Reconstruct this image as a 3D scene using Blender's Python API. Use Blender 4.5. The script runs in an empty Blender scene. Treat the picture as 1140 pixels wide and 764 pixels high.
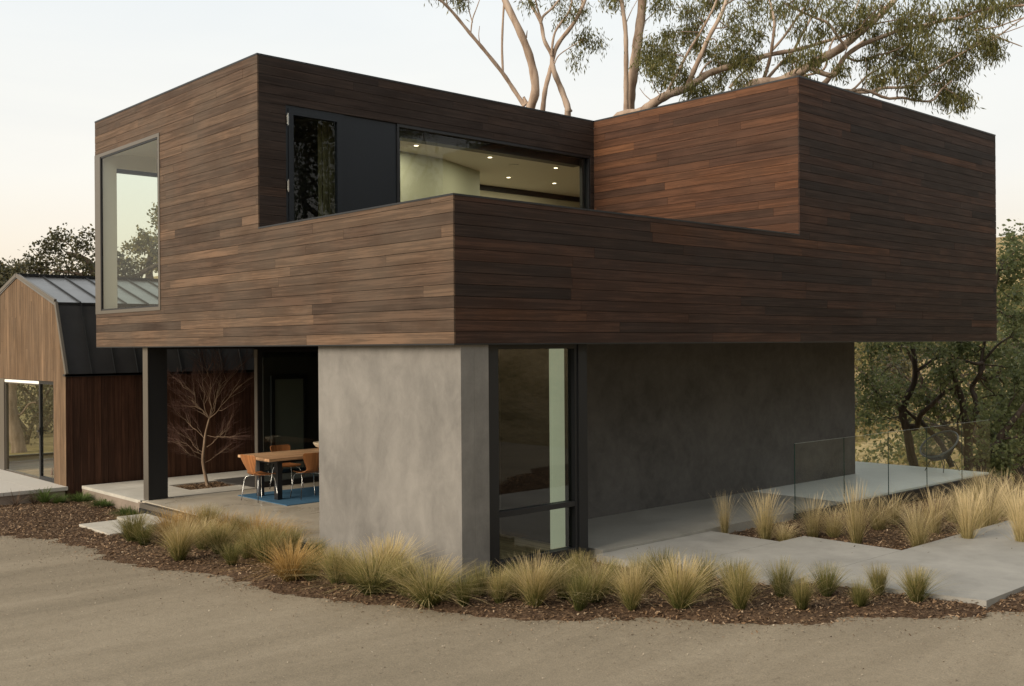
import bpy, math, random
import numpy as np
from mathutils import Vector, Matrix
R = math.radians
sc = bpy.context.scene
COL = sc.collection
rnd = random.Random(11)
nr = np.random.default_rng(7)

# ------------------------------------------------------------------ camera model
F_PX = 1171.0
FWD = Vector((math.cos(R(47.6)), math.cos(R(42.4)), 0)).normalized()
RGT = Vector((FWD.y, -FWD.x, 0))
CAM = Vector((-7.541, -9.229, 2.65))
ROLL = .0072
def direction(px, py):
    x, y = px-570, py-384.3
    c, s = math.cos(ROLL), math.sin(ROLL)
    a, b = (x*c-y*s)/F_PX, -(x*s+y*c)/F_PX
    return FWD + RGT*a + Vector((0, 0, b))
def on_plane(px, py, axis, v):
    d = direction(px, py); i = 'XYZ'.index(axis)
    return CAM + d*((v-CAM[i])/d[i])
def P(px, py, depth): return CAM + direction(px, py)*depth

def smooth(a, b, x):
    t = np.clip((x-a)/(b-a), 0, 1); return t*t*(3-2*t)
def gz(x, y):
    x = np.asarray(x, float); y = np.asarray(y, float)
    z = -.13 - .018*np.clip(y, 0, 12) - .035*np.clip(x-7, 0, 7)
    s = x-14+.12*np.clip(-y-8, 0, 40)*0
    z = z - 4.8*smooth(0, 14, s)
    z = z + .25*np.clip(s-20, 0, 75) + .5*np.sin(x*.11+y*.07)*smooth(20, 40, s)*2
    h = np.clip(-y-17, 0, 45)
    z = z + h*.26*smooth(0, 12, h)
    z = z + .10*np.clip(y-45, 0, 80)
    return z
def ground(px, py):
    z = -.13
    for _ in range(12):
        p = on_plane(px, py, 'Z', z); z = float(gz(p.x, p.y))
    return Vector((p.x, p.y, z))

# ------------------------------------------------------------------ materials
def mat(name, base=(.5, .5, .5), rough=.6, metal=0, spec=.5):
    m = bpy.data.materials.new(name); m.use_nodes = True
    b = m.node_tree.nodes['Principled BSDF']
    b.inputs['Base Color'].default_value = (*base, 1)
    b.inputs['Roughness'].default_value = rough
    b.inputs['Metallic'].default_value = metal
    b.inputs['Specular IOR Level'].default_value = spec
    return m
class NT:
    def __init__(s, m): s.m = m; s.t = m.node_tree; s.b = s.t.nodes.get('Principled BSDF')
    def n(s, typ, **k):
        o = s.t.nodes.new(typ)
        for a, v in k.items():
            if a.startswith('i_'):
                key = a[2:]; key = int(key) if key.isdigit() else key.replace('_', ' ')
                o.inputs[key].default_value = v
            else: setattr(o, a, v)
        return o
    def l(s, a, b): s.t.links.new(a, b)
    def coord(s, kind='Object', scale=(1, 1, 1)):
        c = s.n('ShaderNodeTexCoord'); mp = s.n('ShaderNodeMapping'); mp.inputs['Scale'].default_value = scale
        s.l(c.outputs[kind], mp.inputs['Vector']); return mp.outputs[0]
    def noise(s, vec, scale, detail=4, rough=.5, dist=0):
        o = s.n('ShaderNodeTexNoise'); o.inputs['Scale'].default_value = scale
        o.inputs['Detail'].default_value = detail; o.inputs['Roughness'].default_value = rough
        o.inputs['Distortion'].default_value = dist
        s.l(vec, o.inputs['Vector']); return o.outputs['Fac']
    def ramp(s, fac, stops):
        o = s.n('ShaderNodeValToRGB'); e = o.color_ramp.elements
        while len(e) > 1: e.remove(e[-1])
        e[0].position = stops[0][0]; e[0].color = (*stops[0][1], 1)
        for p, c in stops[1:]:
            q = e.new(p); q.color = (*c, 1)
        s.l(fac, o.inputs[0]); return o.outputs[0]
    def math(s, op, a, b=None):
        o = s.n('ShaderNodeMath', operation=op)
        for i, v in enumerate((a, b)):
            if v is None: continue
            if isinstance(v, (int, float)): o.inputs[i].default_value = v
            else: s.l(v, o.inputs[i])
        return o.outputs[0]
    def mix(s, fac, a, b, blend='MIX'):
        o = s.n('ShaderNodeMix', data_type='RGBA', blend_type=blend)
        for sock, v in ((o.inputs[0], fac), (o.inputs[6], a), (o.inputs[7], b)):
            if isinstance(v, (int, float)): sock.default_value = v
            elif isinstance(v, tuple): sock.default_value = (*v, 1)
            else: s.l(v, sock)
        return o.outputs[2]
    def bump(s, h, strength=.3, dist=.01):
        o = s.n('ShaderNodeBump'); o.inputs['Strength'].default_value = strength; o.inputs['Distance'].default_value = dist
        s.l(h, o.inputs['Height']); s.l(o.outputs[0], s.b.inputs['Normal'])
    def attr(s, name): return s.n('ShaderNodeAttribute', attribute_name=name).outputs['Fac']
    def color(s, c): s.l(c, s.b.inputs['Base Color'])

def wood(name, stops, rough=.62, weather=(.2, .15, .11), wamt=.0, grain=.35):
    m = mat(name, rough=rough, spec=.15); t = NT(m)
    uv = t.coord('UV', (1, 1, 1)); g1 = t.coord('UV', (1.3, 45, 1)); g2 = t.coord('UV', (5, 190, 1)); g3 = t.coord('UV', (.45, 16, 1)); g4 = t.coord('UV', (1.1, 2.5, 1))
    base = t.ramp(t.attr('tint'), stops)
    a = t.noise(g1, 1, 5, .6, .4); b = t.noise(g2, 1, 3, .6); c = t.noise(g3, 1, 4, .6, 1.0); e = t.noise(g4, 1, 4, .6, .5)
    f = t.math('ADD', t.math('MULTIPLY', a, .5), t.math('ADD', t.math('MULTIPLY', b, .3), t.math('MULTIPLY', c, .7)))
    f = t.math('ADD', f, t.math('MULTIPLY', e, .35))
    k = t.ramp(f, [(.60, (1-grain*1.25,)*3), (.92, (1,)*3), (1.24, (1+grain*1.5,)*3)])
    col = t.mix(1.0, base, k, 'MULTIPLY')
    if wamt:
        w = t.noise(t.coord('Object', (1, 1, 1.6)), .9, 5, .6)
        wf = t.math('MULTIPLY', t.ramp(w, [(.35, (0,)*3), (.65, (1,)*3)]), wamt)
        col = t.mix(wf, col, weather)
    t.color(col); t.bump(f, .35, .004)
    t.l(t.ramp(a, [(.3, (rough+.12,)*3), (.7, (rough-.08,)*3)]), t.b.inputs['Roughness'])
    return m
M = {}
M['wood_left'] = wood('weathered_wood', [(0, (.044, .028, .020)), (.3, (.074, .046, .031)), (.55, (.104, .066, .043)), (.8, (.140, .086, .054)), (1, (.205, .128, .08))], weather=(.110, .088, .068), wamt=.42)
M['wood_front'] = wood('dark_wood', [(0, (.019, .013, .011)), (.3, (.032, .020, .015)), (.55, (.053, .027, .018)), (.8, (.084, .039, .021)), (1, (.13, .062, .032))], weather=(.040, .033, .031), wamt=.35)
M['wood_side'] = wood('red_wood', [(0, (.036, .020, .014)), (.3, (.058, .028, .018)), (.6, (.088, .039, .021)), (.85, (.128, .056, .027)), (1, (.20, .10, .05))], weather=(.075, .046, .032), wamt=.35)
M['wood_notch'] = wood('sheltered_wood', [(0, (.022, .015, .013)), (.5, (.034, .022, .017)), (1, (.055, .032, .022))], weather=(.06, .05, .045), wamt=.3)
M['wood_barn'] = wood('barn_wood', [(0, (.105, .066, .038)), (.5, (.140, .088, .051)), (1, (.20, .13, .078))], weather=(.15, .107, .072), wamt=.3)
M['wood_barn_dark'] = wood('barn_dark_wood', [(0, (.040, .020, .013)), (.5, (.058, .027, .017)), (1, (.085, .04, .023))], rough=.6)
M['table_wood'] = wood('table_wood', [(0, (.42, .25, .14)), (1, (.55, .35, .20))], rough=.4)
M['chair_wood'] = wood('chair_wood', [(0, (.28, .115, .042)), (1, (.35, .15, .06))], rough=.35, grain=.2)
M['floor_wood'] = wood('floor_wood', [(0, (.33, .22, .13)), (1, (.50, .36, .22))], rough=.4)

def concrete(name, c0, c1, rough=.7, scale=1.0, streak=False, spec=.4, bmp=.25):
    m = mat(name, rough=rough, spec=spec); t = NT(m)
    v = t.coord('Object', (1, 1, .75 if streak else 1))
    a = t.noise(v, 1.1*scale, 7, .58, .5); b = t.noise(v, 5*scale, 6, .62, .6); c = t.noise(v, 45*scale, 3, .6)
    d = t.noise(t.coord('Object', (3, 3, .6)), 1.2, 4, .6)
    f = t.math('ADD', t.math('MULTIPLY', a, .62), t.math('MULTIPLY', b, .28))
    f = t.math('ADD', f, t.math('MULTIPLY', c, .08))
    if streak: f = t.math('ADD', t.math('MULTIPLY', f, .88), t.math('MULTIPLY', d, .14))
    t.color(t.ramp(f, [(.34, c0), (.62, c1)]))
    t.bump(t.math('ADD', t.math('MULTIPLY', b, .6), t.math('MULTIPLY', c, .4)), bmp, .006)
    t.l(t.ramp(a, [(.3, (rough-.1,)*3), (.7, (rough+.1,)*3)]), t.b.inputs['Roughness'])
    return m
M['plaster'] = concrete('plaster_concrete', (.130, .123, .113), (.265, .250, .228), streak=True)
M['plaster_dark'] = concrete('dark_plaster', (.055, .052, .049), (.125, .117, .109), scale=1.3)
M['slab'] = concrete('slab_concrete', (.24, .23, .20), (.34, .325, .285), rough=.38, spec=.55, bmp=.02)
M['floor_conc'] = concrete('polished_concrete', (.42, .37, .29), (.56, .50, .40), rough=.32, spec=.5, bmp=.02)
M['path'] = concrete('path_concrete', (.26, .25, .225), (.37, .355, .32), rough=.7)
M['paver'] = concrete('pale_paver', (.44, .41, .35), (.58, .545, .47), rough=.75)
M['riser'] = concrete('riser_concrete', (.20, .155, .12), (.30, .24, .19))
M['black'] = mat('black_metal', (.012, .013, .015), .45, .0)
M['steel'] = mat('dark_steel', (.018, .019, .021), .5, .3)
M['graphite'] = mat('graphite_panel', (.013, .017, .023), .42, .3)
M['bronze'] = mat('bronze_frame', (.17, .15, .125), .45, .5)
M['membrane'] = mat('membrane', (.008, .007, .006), .9)
M['white'] = mat('white_paint', (.78, .76, .70), .7)
M['soft'] = mat('pale_green_wall', (.52, .54, .40), .8)
M['soffit'] = mat('soffit_board', (.10, .085, .07), .8)
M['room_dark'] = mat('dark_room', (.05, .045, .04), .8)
M['cream'] = mat('cream_wall', (.75, .72, .55), .7)
M['curtain'] = mat('curtain_cloth', (.11, .10, .05), .9)
M['chrome'] = mat('chrome', (.5, .5, .48), .22, 1)
M['cord'] = mat('black_cord', (.022, .026, .028), .35)
M['bowl'] = mat('cream_bowl', (.75, .66, .50), .4)
M['fruit'] = mat('orange_fruit', (.6, .25, .05), .5)
def metal_roof(name, c, rough, metal):
    m = mat(name, c, rough, metal); t = NT(m)
    a = t.noise(t.coord('Object', (1, 1, 1)), 3, 4, .6)
    t.color(t.ramp(a, [(.3, tuple(x*.85 for x in c)), (.7, tuple(x*1.15 for x in c))])); t.bump(t.noise(t.coord('Object', (.6, 4, 4)), 1.5, 2), .1, .01)
    return m
M['zinc_sky'] = metal_roof('zinc_roof_sky_tone', (.20, .20, .20), .34, .7)  # same metal as the dark side, sky reflection put into a lighter grey
M['seam_dark'] = metal_roof('dark_seam_metal', (.034, .033, .034), .5, .3)
M['seam'] = mat('seam_rib', (.030, .032, .034), .45, .5)

def rug_mat():
    m = mat('blue_rug', rough=.95, spec=.1); t = NT(m)
    a = t.noise(t.coord('Object', (1, 1, 1)), 60, 3); b = t.noise(t.coord('Object', (1, 1, 1)), 4, 3)
    t.color(t.mix(t.math('MULTIPLY', b, .6), t.ramp(a, [(.3, (.045, .11, .19)), (.7, (.075, .165, .26))]), (.05, .12, .19)))
    t.bump(a, .5, .004); return m
M['rug'] = rug_mat()

def glass(name, tint=(.93, .965, .92), refl=1.0, edge=None):
    m = bpy.data.materials.new(name); m.use_nodes = True; t = NT(m)
    t.t.nodes.remove(t.b)
    out = [n for n in t.t.nodes if n.type == 'OUTPUT_MATERIAL'][0]
    tr = t.n('ShaderNodeBsdfTransparent'); tr.inputs[0].default_value = (*tint, 1)
    gl = t.n('ShaderNodeBsdfGlossy'); gl.inputs['Roughness'].default_value = .004
    fr = t.n('ShaderNodeFresnel'); fr.inputs['IOR'].default_value = 1.5
    mx = t.n('ShaderNodeMixShader')
    geo = t.n('ShaderNodeNewGeometry')
    # the two skins of the pane both mirror; the back of each face uses the same index
    fac = t.math('MULTIPLY', fr.outputs[0], refl)
    inv = t.math('MULTIPLY', geo.outputs['Backfacing'], -1.0); inv = t.math('ADD', inv, 1.0)
    fac = t.math('MULTIPLY', fac, inv)
    t.l(fac, mx.inputs[0]); t.l(tr.outputs[0], mx.inputs[1]); t.l(gl.outputs[0], mx.inputs[2]); t.l(mx.outputs[0], out.inputs[0])
    return m
M['glass'] = glass('window_glass', (.955, .975, .94), refl=.75)
M['glass_clear'] = glass('clear_glass', (.955, .975, .94), refl=.7)
M['glass_tower'] = glass('tower_glass', (.84, .90, .87), refl=2.2)
M['glass_rail'] = glass('rail_glass', (.965, .98, .972), refl=.6)
M['glass_edge'] = mat('glass_edge', (.015, .04, .034), .2)
def emit(name, c, s):
    m = mat(name, (.8, .8, .8)); b = m.node_tree.nodes['Principled BSDF']
    b.inputs['Emission Color'].default_value = (*c, 1); b.inputs['Emission Strength'].default_value = s; return m
M['lamp'] = emit('lamp_disc', (1, .86, .6), 3.5)
M['wall_strip_glow'] = emit('wall_strip_glow', (.95, .93, .66), .24)  # added glow for an interior wall strip, no lamp there
M['wall_strip_glow'].node_tree.nodes['Principled BSDF'].inputs['Base Color'].default_value = (.3, .3, .22, 1)
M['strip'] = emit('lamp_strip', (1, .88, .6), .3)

def road_mat():
    m = mat('compacted_gravel', rough=.92, spec=.2); t = NT(m)
    g = t.n('ShaderNodeMapping'); g.inputs['Rotation'].default_value = (0, 0, R(48)); g.inputs['Scale'].default_value = (.22, 1.1, 1)
    c = t.n('ShaderNodeTexCoord'); t.l(c.outputs['Object'], g.inputs['Vector'])
    a = t.noise(g.outputs[0], .9, 6, .62, .8); o = t.coord('Object')
    b = t.noise(o, 9, 5, .65); d = t.noise(o, 75, 3, .7); big = t.noise(o, .5, 3, .5)
    f = t.math('ADD', t.math('MULTIPLY', a, .60), t.math('ADD', t.math('MULTIPLY', b, .2), t.math('MULTIPLY', big, .2)))
    col = t.ramp(f, [(.34, (.200, .167, .119)), (.5, (.258, .215, .155)), (.66, (.318, .268, .197))])
    sp = t.ramp(d, [(.28, (.72, .72, .72)), (.5, (1, 1, 1)), (.74, (1.3, 1.28, 1.22))])
    t.color(t.mix(1.0, col, sp, 'MULTIPLY')); t.bump(t.math('ADD', t.math('MULTIPLY', d, .5), b), .5, .02)
    return m
M['road'] = road_mat()
def mulch_mat():
    m = mat('mulch_soil', rough=.95, spec=.1); t = NT(m); o = t.coord('Object')
    b = t.noise(o, 26, 5, .7); a = t.noise(o, 1.6, 4, .6)
    col = t.ramp(b, [(.32, (.035, .022, .015)), (.5, (.10, .064, .040)), (.68, (.22, .145, .09))])
    t.color(t.mix(t.ramp(a, [(.4, (0,)*3), (.7, (.5,)*3)]), col, (.09, .055, .036))); t.bump(b, .9, .03)
    return m
M['mulch'] = mulch_mat()
def tint_mat(name, stops, rough=.8, spec=.2, trans=0, rand=0):
    m = mat(name, rough=rough, spec=spec); t = NT(m)
    f = t.attr('tint')
    if rand:
        oi = t.n('ShaderNodeObjectInfo'); f = t.math('ADD', f, t.math('MULTIPLY', t.math('SUBTRACT', oi.outputs['Random'], .5), rand))
    col = t.ramp(f, stops); t.color(col)
    if trans:
        tl = t.n('ShaderNodeBsdfTranslucent'); t.l(col, tl.inputs[0]); mx = t.n('ShaderNodeMixShader'); mx.inputs[0].default_value = trans
        out = [n for n in t.t.nodes if n.type == 'OUTPUT_MATERIAL'][0]
        t.l(t.b.outputs[0], mx.inputs[1]); t.l(tl.outputs[0], mx.inputs[2]); t.l(mx.outputs[0], out.inputs[0])
    return m
M['chips'] = tint_mat('bark_chips', [(0, (.035, .022, .014)), (.3, (.12, .074, .041)), (.55, (.24, .150, .084)), (.8, (.35, .24, .15)), (1, (.60, .47, .33))], .85)
M['pebbles'] = tint_mat('loose_grit', [(0, (.14, .11, .08)), (.6, (.28, .23, .17)), (1, (.45, .39, .30))], .9)
M['feather'] = tint_mat('feather_grass_blade', [(0, (.055, .065, .018)), (.25, (.15, .155, .045)), (.48, (.33, .285, .105)), (.72, (.56, .44, .21)), (1, (.74, .60, .36))], .7, .25, .35, .10)
M['golden'] = tint_mat('golden_grass_blade', [(0, (.07, .065, .016)), (.3, (.21, .145, .045)), (.6, (.44, .27, .085)), (1, (.66, .46, .20))], .7, .25, .35, .10)
M['tall'] = tint_mat('tall_grass_blade', [(0, (.12, .115, .035)), (.25, (.27, .235, .09)), (.5, (.48, .385, .18)), (1, (.74, .60, .36))], .7, .25, .3, .12)
M['herb'] = tint_mat('green_herb_blade', [(0, (.035, .06, .012)), (1, (.14, .20, .05))], .7, .25, .3, .1)
M['redherb'] = tint_mat('reddish_blade', [(0, (.05, .03, .02)), (1, (.14, .09, .055))], .7)
M['eleaf'] = tint_mat('eucalyptus_leaf', [(0, (.060, .065, .020)), (.5, (.155, .155, .048)), (.85, (.25, .22, .07)), (1, (.34, .24, .09))], .5, .4, .45)
M['oleaf'] = tint_mat('oak_leaf', [(0, (.080, .100, .042)), (.5, (.19, .22, .092)), (.85, (.29, .31, .13)), (1, (.34, .30, .14))], .45, .5, .5)
M['dleaf'] = tint_mat('dark_oak_leaf', [(0, (.030, .032, .016)), (.5, (.075, .075, .034)), (.85, (.14, .12, .055)), (1, (.24, .18, .09))], .5, .45, .35)
M['bleaf'] = tint_mat('brush_leaf', [(0, (.09, .090, .034)), (.5, (.20, .18, .070)), (.8, (.31, .25, .10)), (1, (.42, .32, .16))], .7, .3, .4)
def bark(name, c0, c1, c2, sc_=(6, 6, 1.2)):
    m = mat(name, rough=.85, spec=.2); t = NT(m); o = t.coord('Object', sc_)
    a = t.noise(o, 1.2, 6, .65, .6); t.color(t.ramp(a, [(.32, c0), (.5, c1), (.68, c2)])); t.bump(a, .5, .03); return m
M['gum_bark'] = bark('pale_gum_bark', (.22, .15, .11), (.40, .30, .23), (.52, .42, .34), (2.5, 2.5, .7))
M['twig_bark'] = bark('brown_twig_bark', (.12, .08, .06), (.20, .14, .11), (.30, .22, .18))
M['oak_bark'] = bark('oak_bark', (.035, .026, .020), (.075, .056, .043), (.13, .10, .08))
M['red_twig'] = mat('reddish_twig', (.10, .048, .034), .8)
M['maple_bark'] = bark('pale_maple_bark', (.16, .11, .07), (.27, .19, .13), (.37, .28, .20))
def ground_mat():
    m = mat('dry_ground', rough=.95, spec=.1); t = NT(m); o = t.coord('Object')
    a = t.noise(o, .16, 6, .65, .5); b = t.noise(o, 2.2, 5, .7); 
    f = t.math('ADD', t.math('MULTIPLY', a, .6), t.math('MULTIPLY', b, .4))
    t.color(t.ramp(f, [(.36, (.10, .09, .040)), (.46, (.28, .21, .10)), (.6, (.46, .35, .20))])); t.bump(b, .6, .15); return m
M['ground'] = ground_mat()

# ------------------------------------------------------------------ mesh builder
ORG = {}
class MB:
    def __init__(s): s.v = []; s.f = []; s.uv = []; s.t = []; s.split = None
    def face(s, pts, uv=None, tint=0.0):
        i = len(s.v); s.v += [tuple(p) for p in pts]; s.f.append(tuple(range(i, i+len(pts))))
        s.uv += uv if uv else [(p[0]+p[1], p[2]) for p in pts]; s.t.append(tint)
    def box(s, x0, x1, y0, y1, z0, z1, tint=None, grain=None, off=0):
        t = rnd.random() if tint is None else tint; ou = rnd.random()*50
        x0, x1 = min(x0, x1), max(x0, x1); y0, y1 = min(y0, y1), max(y0, y1); z0, z1 = min(z0, z1), max(z0, z1)
        g = grain if grain is not None else (0 if x1-x0 >= max(y1-y0, z1-z0) else 1 if y1-y0 >= z1-z0 else 2)
        c = [(x0, y0, z0), (x1, y0, z0), (x1, y1, z0), (x0, y1, z0), (x0, y0, z1), (x1, y0, z1), (x1, y1, z1), (x0, y1, z1)]
        oth = [k for k in range(3) if k != g]
        for q in ((0, 3, 2, 1), (4, 5, 6, 7), (0, 1, 5, 4), (2, 3, 7, 6), (1, 2, 6, 5), (3, 0, 4, 7)):
            p = [c[k] for k in q]
            s.face(p, [(a[g]+ou, a[oth[0]]+a[oth[1]]+ou) for a in p], t)
        return s
    def prism(s, pts, dvec, tint=0.0):
        a = [Vector(p) for p in pts]; b = [p+Vector(dvec) for p in a]; n = len(a)
        s.face(a[::-1], None, tint); s.face(b, None, tint)
        for i in range(n): s.face([a[i], a[(i+1) % n], b[(i+1) % n], b[i]], None, tint)
        return s
    def tube(s, pts, radii, n=8, cap=True, tint=0.0):
        pts = [Vector(p) for p in pts]; m = len(pts)
        if isinstance(radii, (int, float)): radii = [radii]*m
        i0 = len(s.v); ref = Vector((0, 0, 1))
        prev = None
        for k, p in enumerate(pts):
            d = (pts[min(k+1, m-1)]-pts[max(k-1, 0)]).normalized()
            if prev is None:
                ref = Vector((1, 0, 0)) if abs(d.z) > .9 else Vector((0, 0, 1)); a = d.cross(ref).normalized()
            else: a = (prev-d*prev.dot(d)).normalized()
            prev = a; b = d.cross(a)
            for j in range(n):
                th = 2*math.pi*j/n; s.v.append(tuple(p+(a*math.cos(th)+b*math.sin(th))*radii[k]))
        for k in range(m-1):
            for j in range(n):
                q = (i0+k*n+j, i0+k*n+(j+1) % n, i0+(k+1)*n+(j+1) % n, i0+(k+1)*n+j)
                s.f.append(q); s.uv += [(k, j), (k, j+1), (k+1, j+1), (k+1, j)]; s.t.append(tint)
        if cap:
            for k, rev in ((0, 1), (m-1, 0)):
                q = [i0+k*n+j for j in range(n)]; q = q[::-1] if not rev else q
                s.f.append(tuple(q)); s.uv += [(0, 0)]*n; s.t.append(tint)
        return s
    def disc(s, c, r, z0, z1, n=20):
        return s.prism([(c[0]+r*math.cos(2*math.pi*k/n), c[1]+r*math.sin(2*math.pi*k/n), z0) for k in range(n)], (0, 0, z1-z0))
    def build(s, name, m, parent=None, smooth_=False, org=None, bevel=0):
        o3 = Vector(org) if org is not None else (ORG.get(parent.name, Vector()) if parent else Vector())
        me = bpy.data.meshes.new(name)
        me.from_pydata([(v[0]-o3.x, v[1]-o3.y, v[2]-o3.z) for v in s.v], [], s.f)
        uvl = me.uv_layers.new(name='UVMap'); uvl.data.foreach_set('uv', [c for p in s.uv for c in p])
        at = me.attributes.new('tint', 'FLOAT', 'FACE'); at.data.foreach_set('value', s.t)
        if smooth_: me.polygons.foreach_set('use_smooth', [True]*len(me.polygons))
        me.materials.append(m)
        if s.split:
            me.materials.append(s.split[1]); me.polygons.foreach_set('material_index', [0]*s.split[0]+[1]*(len(s.f)-s.split[0]))
        me.update()
        ob = bpy.data.objects.new(name, me); COL.objects.link(ob)
        if parent: ob.parent = parent
        elif org is not None: ob.location = o3
        ORG[ob.name] = o3
        if bevel:
            bv = ob.modifiers.new('bevel', 'BEVEL'); bv.width = bevel; bv.segments = 2; bv.limit_method = 'ANGLE'
        return ob
def quads(name, V, tint, m, parent=None, org=(0, 0, 0), nv=4):
    """V: (N, nv, 3) numpy array of separate faces"""
    N = len(V); o3 = np.array(org, float)
    me = bpy.data.meshes.new(name)
    me.vertices.add(N*nv); me.vertices.foreach_set('co', (V-o3).reshape(-1).astype(np.float32))
    me.loops.add(N*nv); me.loops.foreach_set('vertex_index', np.arange(N*nv, dtype=np.int32))
    me.polygons.add(N); me.polygons.foreach_set('loop_start', np.arange(0, N*nv, nv, dtype=np.int32))
    at = me.attributes.new('tint', 'FLOAT', 'FACE'); at.data.foreach_set('value', np.asarray(tint, np.float32))
    me.materials.append(m); me.update(calc_edges=True); me.validate()
    ob = bpy.data.objects.new(name, me); COL.objects.link(ob)
    if parent: ob.parent = parent
    else: ob.location = org
    ORG[ob.name] = Vector(org)
    return ob
def empty(name, loc, label=None, cat=None, group=None):
    o = bpy.data.objects.new(name, None); COL.objects.link(o); o.location = loc; o.empty_display_size = .2
    ORG[o.name] = Vector(loc); tag(o, label, cat, group); return o
def tag(o, label=None, cat=None, group=None, kind=None):
    for k, v in (('label', label), ('category', cat), ('group', group), ('kind', kind)):
        if v: o[k] = v
    return o
def dup(o, parent=None):
    c = o.copy(); COL.objects.link(c); c.parent = parent
    for ch in list(o.children): dup(ch, c)
    return c

# ------------------------------------------------------------------ cladding
BH = 4.21/31
def clad(name, axis, c, u0, u1, z0, z1, m, parent, holes=(), seed=1, base=2.67, lo=1.8, hi=5.6, vertical=False, bh=BH, clip=None, th=.02, sig=.165):
    """boards on the plane axis=c facing the negative axis; joints and tints are drawn per course"""
    r = random.Random(seed); b = MB()
    A0, A1 = (z0, z1) if not vertical else (u0, u1)      # across boards
    L0, L1 = (u0, u1) if not vertical else (z0, z1)      # along boards
    brk = sorted({A0, A1} | {h[2 if not vertical else 0] for h in holes} | {h[3 if not vertical else 1] for h in holes})
    k = math.floor((A0-base)/bh+1e-6)
    while base+k*bh < A1-1e-4:
        ca, cb = base+k*bh, base+(k+1)*bh; k += 1
        joints = [L0-r.uniform(0, 3)]
        while joints[-1] < L1: joints.append(joints[-1]+r.uniform(lo, hi))
        tints = [min(1, max(0, r.gauss(.42, sig) if r.random() > .06 else r.uniform(.1, .85))) for _ in joints]; offs = [r.random()*40 for _ in joints]; prd = [r.uniform(0, .0025) for _ in joints]
        cuts = [max(ca, A0)]+[x for x in brk if ca+1e-3 < x < cb-1e-3]+[min(cb, A1)]
        for a, d in zip(cuts[:-1], cuts[1:]):
            if d-a < 2e-3: continue
            mid = (a+d)/2; spans = [(L0, L1)]
            for h in holes:
                hu0, hu1, hz0, hz1 = h
                if vertical: ha0, ha1, hl0, hl1 = hu0, hu1, hz0, hz1
                else: ha0, ha1, hl0, hl1 = hz0, hz1, hu0, hu1
                if ha0 < mid < ha1:
                    ns = []
                    for s0, s1 in spans:
                        if hl1 <= s0 or hl0 >= s1: ns.append((s0, s1)); continue
                        if hl0 > s0: ns.append((s0, hl0))
                        if hl1 < s1: ns.append((hl1, s1))
                    spans = ns
            ga = .0028 if abs(a-ca) < 1e-6 else 0; gb = .0028 if abs(d-cb) < 1e-6 else 0
            for s0, s1 in spans:
                for j in range(len(joints)-1):
                    p, q = max(joints[j]+.0012, s0), min(joints[j+1]-.0012, s1)
                    if q-p < .004: continue
                    a_, d_ = a+ga, d-gb; f = c-prd[j]; bk = c+th
                    def pt(l, w, dep):
                        u, z = (l, w) if not vertical else (w, l)
                        return (dep, u, z) if axis == 'X' else (u, dep, z)
                    def fc(ps):
                        W = [pt(*x) for x in ps]
                        b.face(W, [(x[0]+offs[j], x[1]-ca+offs[j]*3+x[2]) for x in ps], tints[j])
                    if clip:   # top of a gable: callable giving the length limit at both sides
                        q0, q1 = min(q, clip(a_)), min(q, clip(d_))
                        if max(q0, q1) <= p: continue
                        fc([(p, a_, f), (p, d_, f), (q1, d_, f), (q0, a_, f)])
                    else: fc([(p, a_, f), (q, a_, f), (q, d_, f), (p, d_, f)])
                    if not clip:
                        fc([(p, a_, f), (p, a_, bk), (q, a_, bk), (q, a_, f)]); fc([(p, d_, f), (q, d_, f), (q, d_, bk), (p, d_, bk)])
                        fc([(p, a_, f), (p, d_, f), (p, d_, bk), (p, a_, bk)]); fc([(q, a_, f), (q, a_, bk), (q, d_, bk), (q, d_, f)])
    return b.build(name, m, parent)
def holed(b, axis, c0, c1, u0, u1, z0, z1, holes=()):
    us = sorted({u0, u1} | {h[0] for h in holes} | {h[1] for h in holes}); zs = sorted({z0, z1} | {h[2] for h in holes} | {h[3] for h in holes})
    for i in range(len(us)-1):
        for j in range(len(zs)-1):
            mu, mz = (us[i]+us[i+1])/2, (zs[j]+zs[j+1])/2
            if any(h[0] < mu < h[1] and h[2] < mz < h[3] for h in holes): continue
            if not (u0 <= mu <= u1 and z0 <= mz <= z1): continue
            if axis == 'X': b.box(c0, c1, us[i], us[i+1], zs[j], zs[j+1])
            else: b.box(us[i], us[i+1], c0, c1, zs[j], zs[j+1])
    return b
def frame(axis, c0, c1, u0, u1, z0, z1, w, wt=None, wb=None):
    b = MB(); wt = wt or w; wb = wb or w
    def bx(a, d, e, g):
        if axis == 'X': b.box(c0, c1, a, d, e, g)
        else: b.box(a, d, c0, c1, e, g)
    bx(u0, u0+w, z0, z1); bx(u1-w, u1, z0, z1); bx(u0+w, u1-w, z1-wt, z1); bx(u0+w, u1-w, z0, z0+wb)
    return b

# ------------------------------------------------------------------ HOUSE
ZS, ZP, ZR = 2.67, 4.36, 6.88
Y1, X1, XE, YE = 4.44, 7.08, 14.36, 10.58
H = empty('modern_house', (0, 0, 0), 'two storey modern house with a dark timber clad upper floor over grey plaster walls', 'house')
WL = (7.75, YE, 3.28, 6.25)
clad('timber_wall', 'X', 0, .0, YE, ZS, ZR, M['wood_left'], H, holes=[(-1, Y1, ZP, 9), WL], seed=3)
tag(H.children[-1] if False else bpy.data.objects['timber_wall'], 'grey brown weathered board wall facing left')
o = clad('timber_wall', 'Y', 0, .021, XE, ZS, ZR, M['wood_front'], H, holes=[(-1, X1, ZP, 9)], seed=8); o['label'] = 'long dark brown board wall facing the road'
DOOR, PAN, WIN = (.46, 1.49, 2.95, 6.22), (1.49, 2.49, 2.95, 6.22), (2.49, 6.99, 2.95, 6.22)
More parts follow.
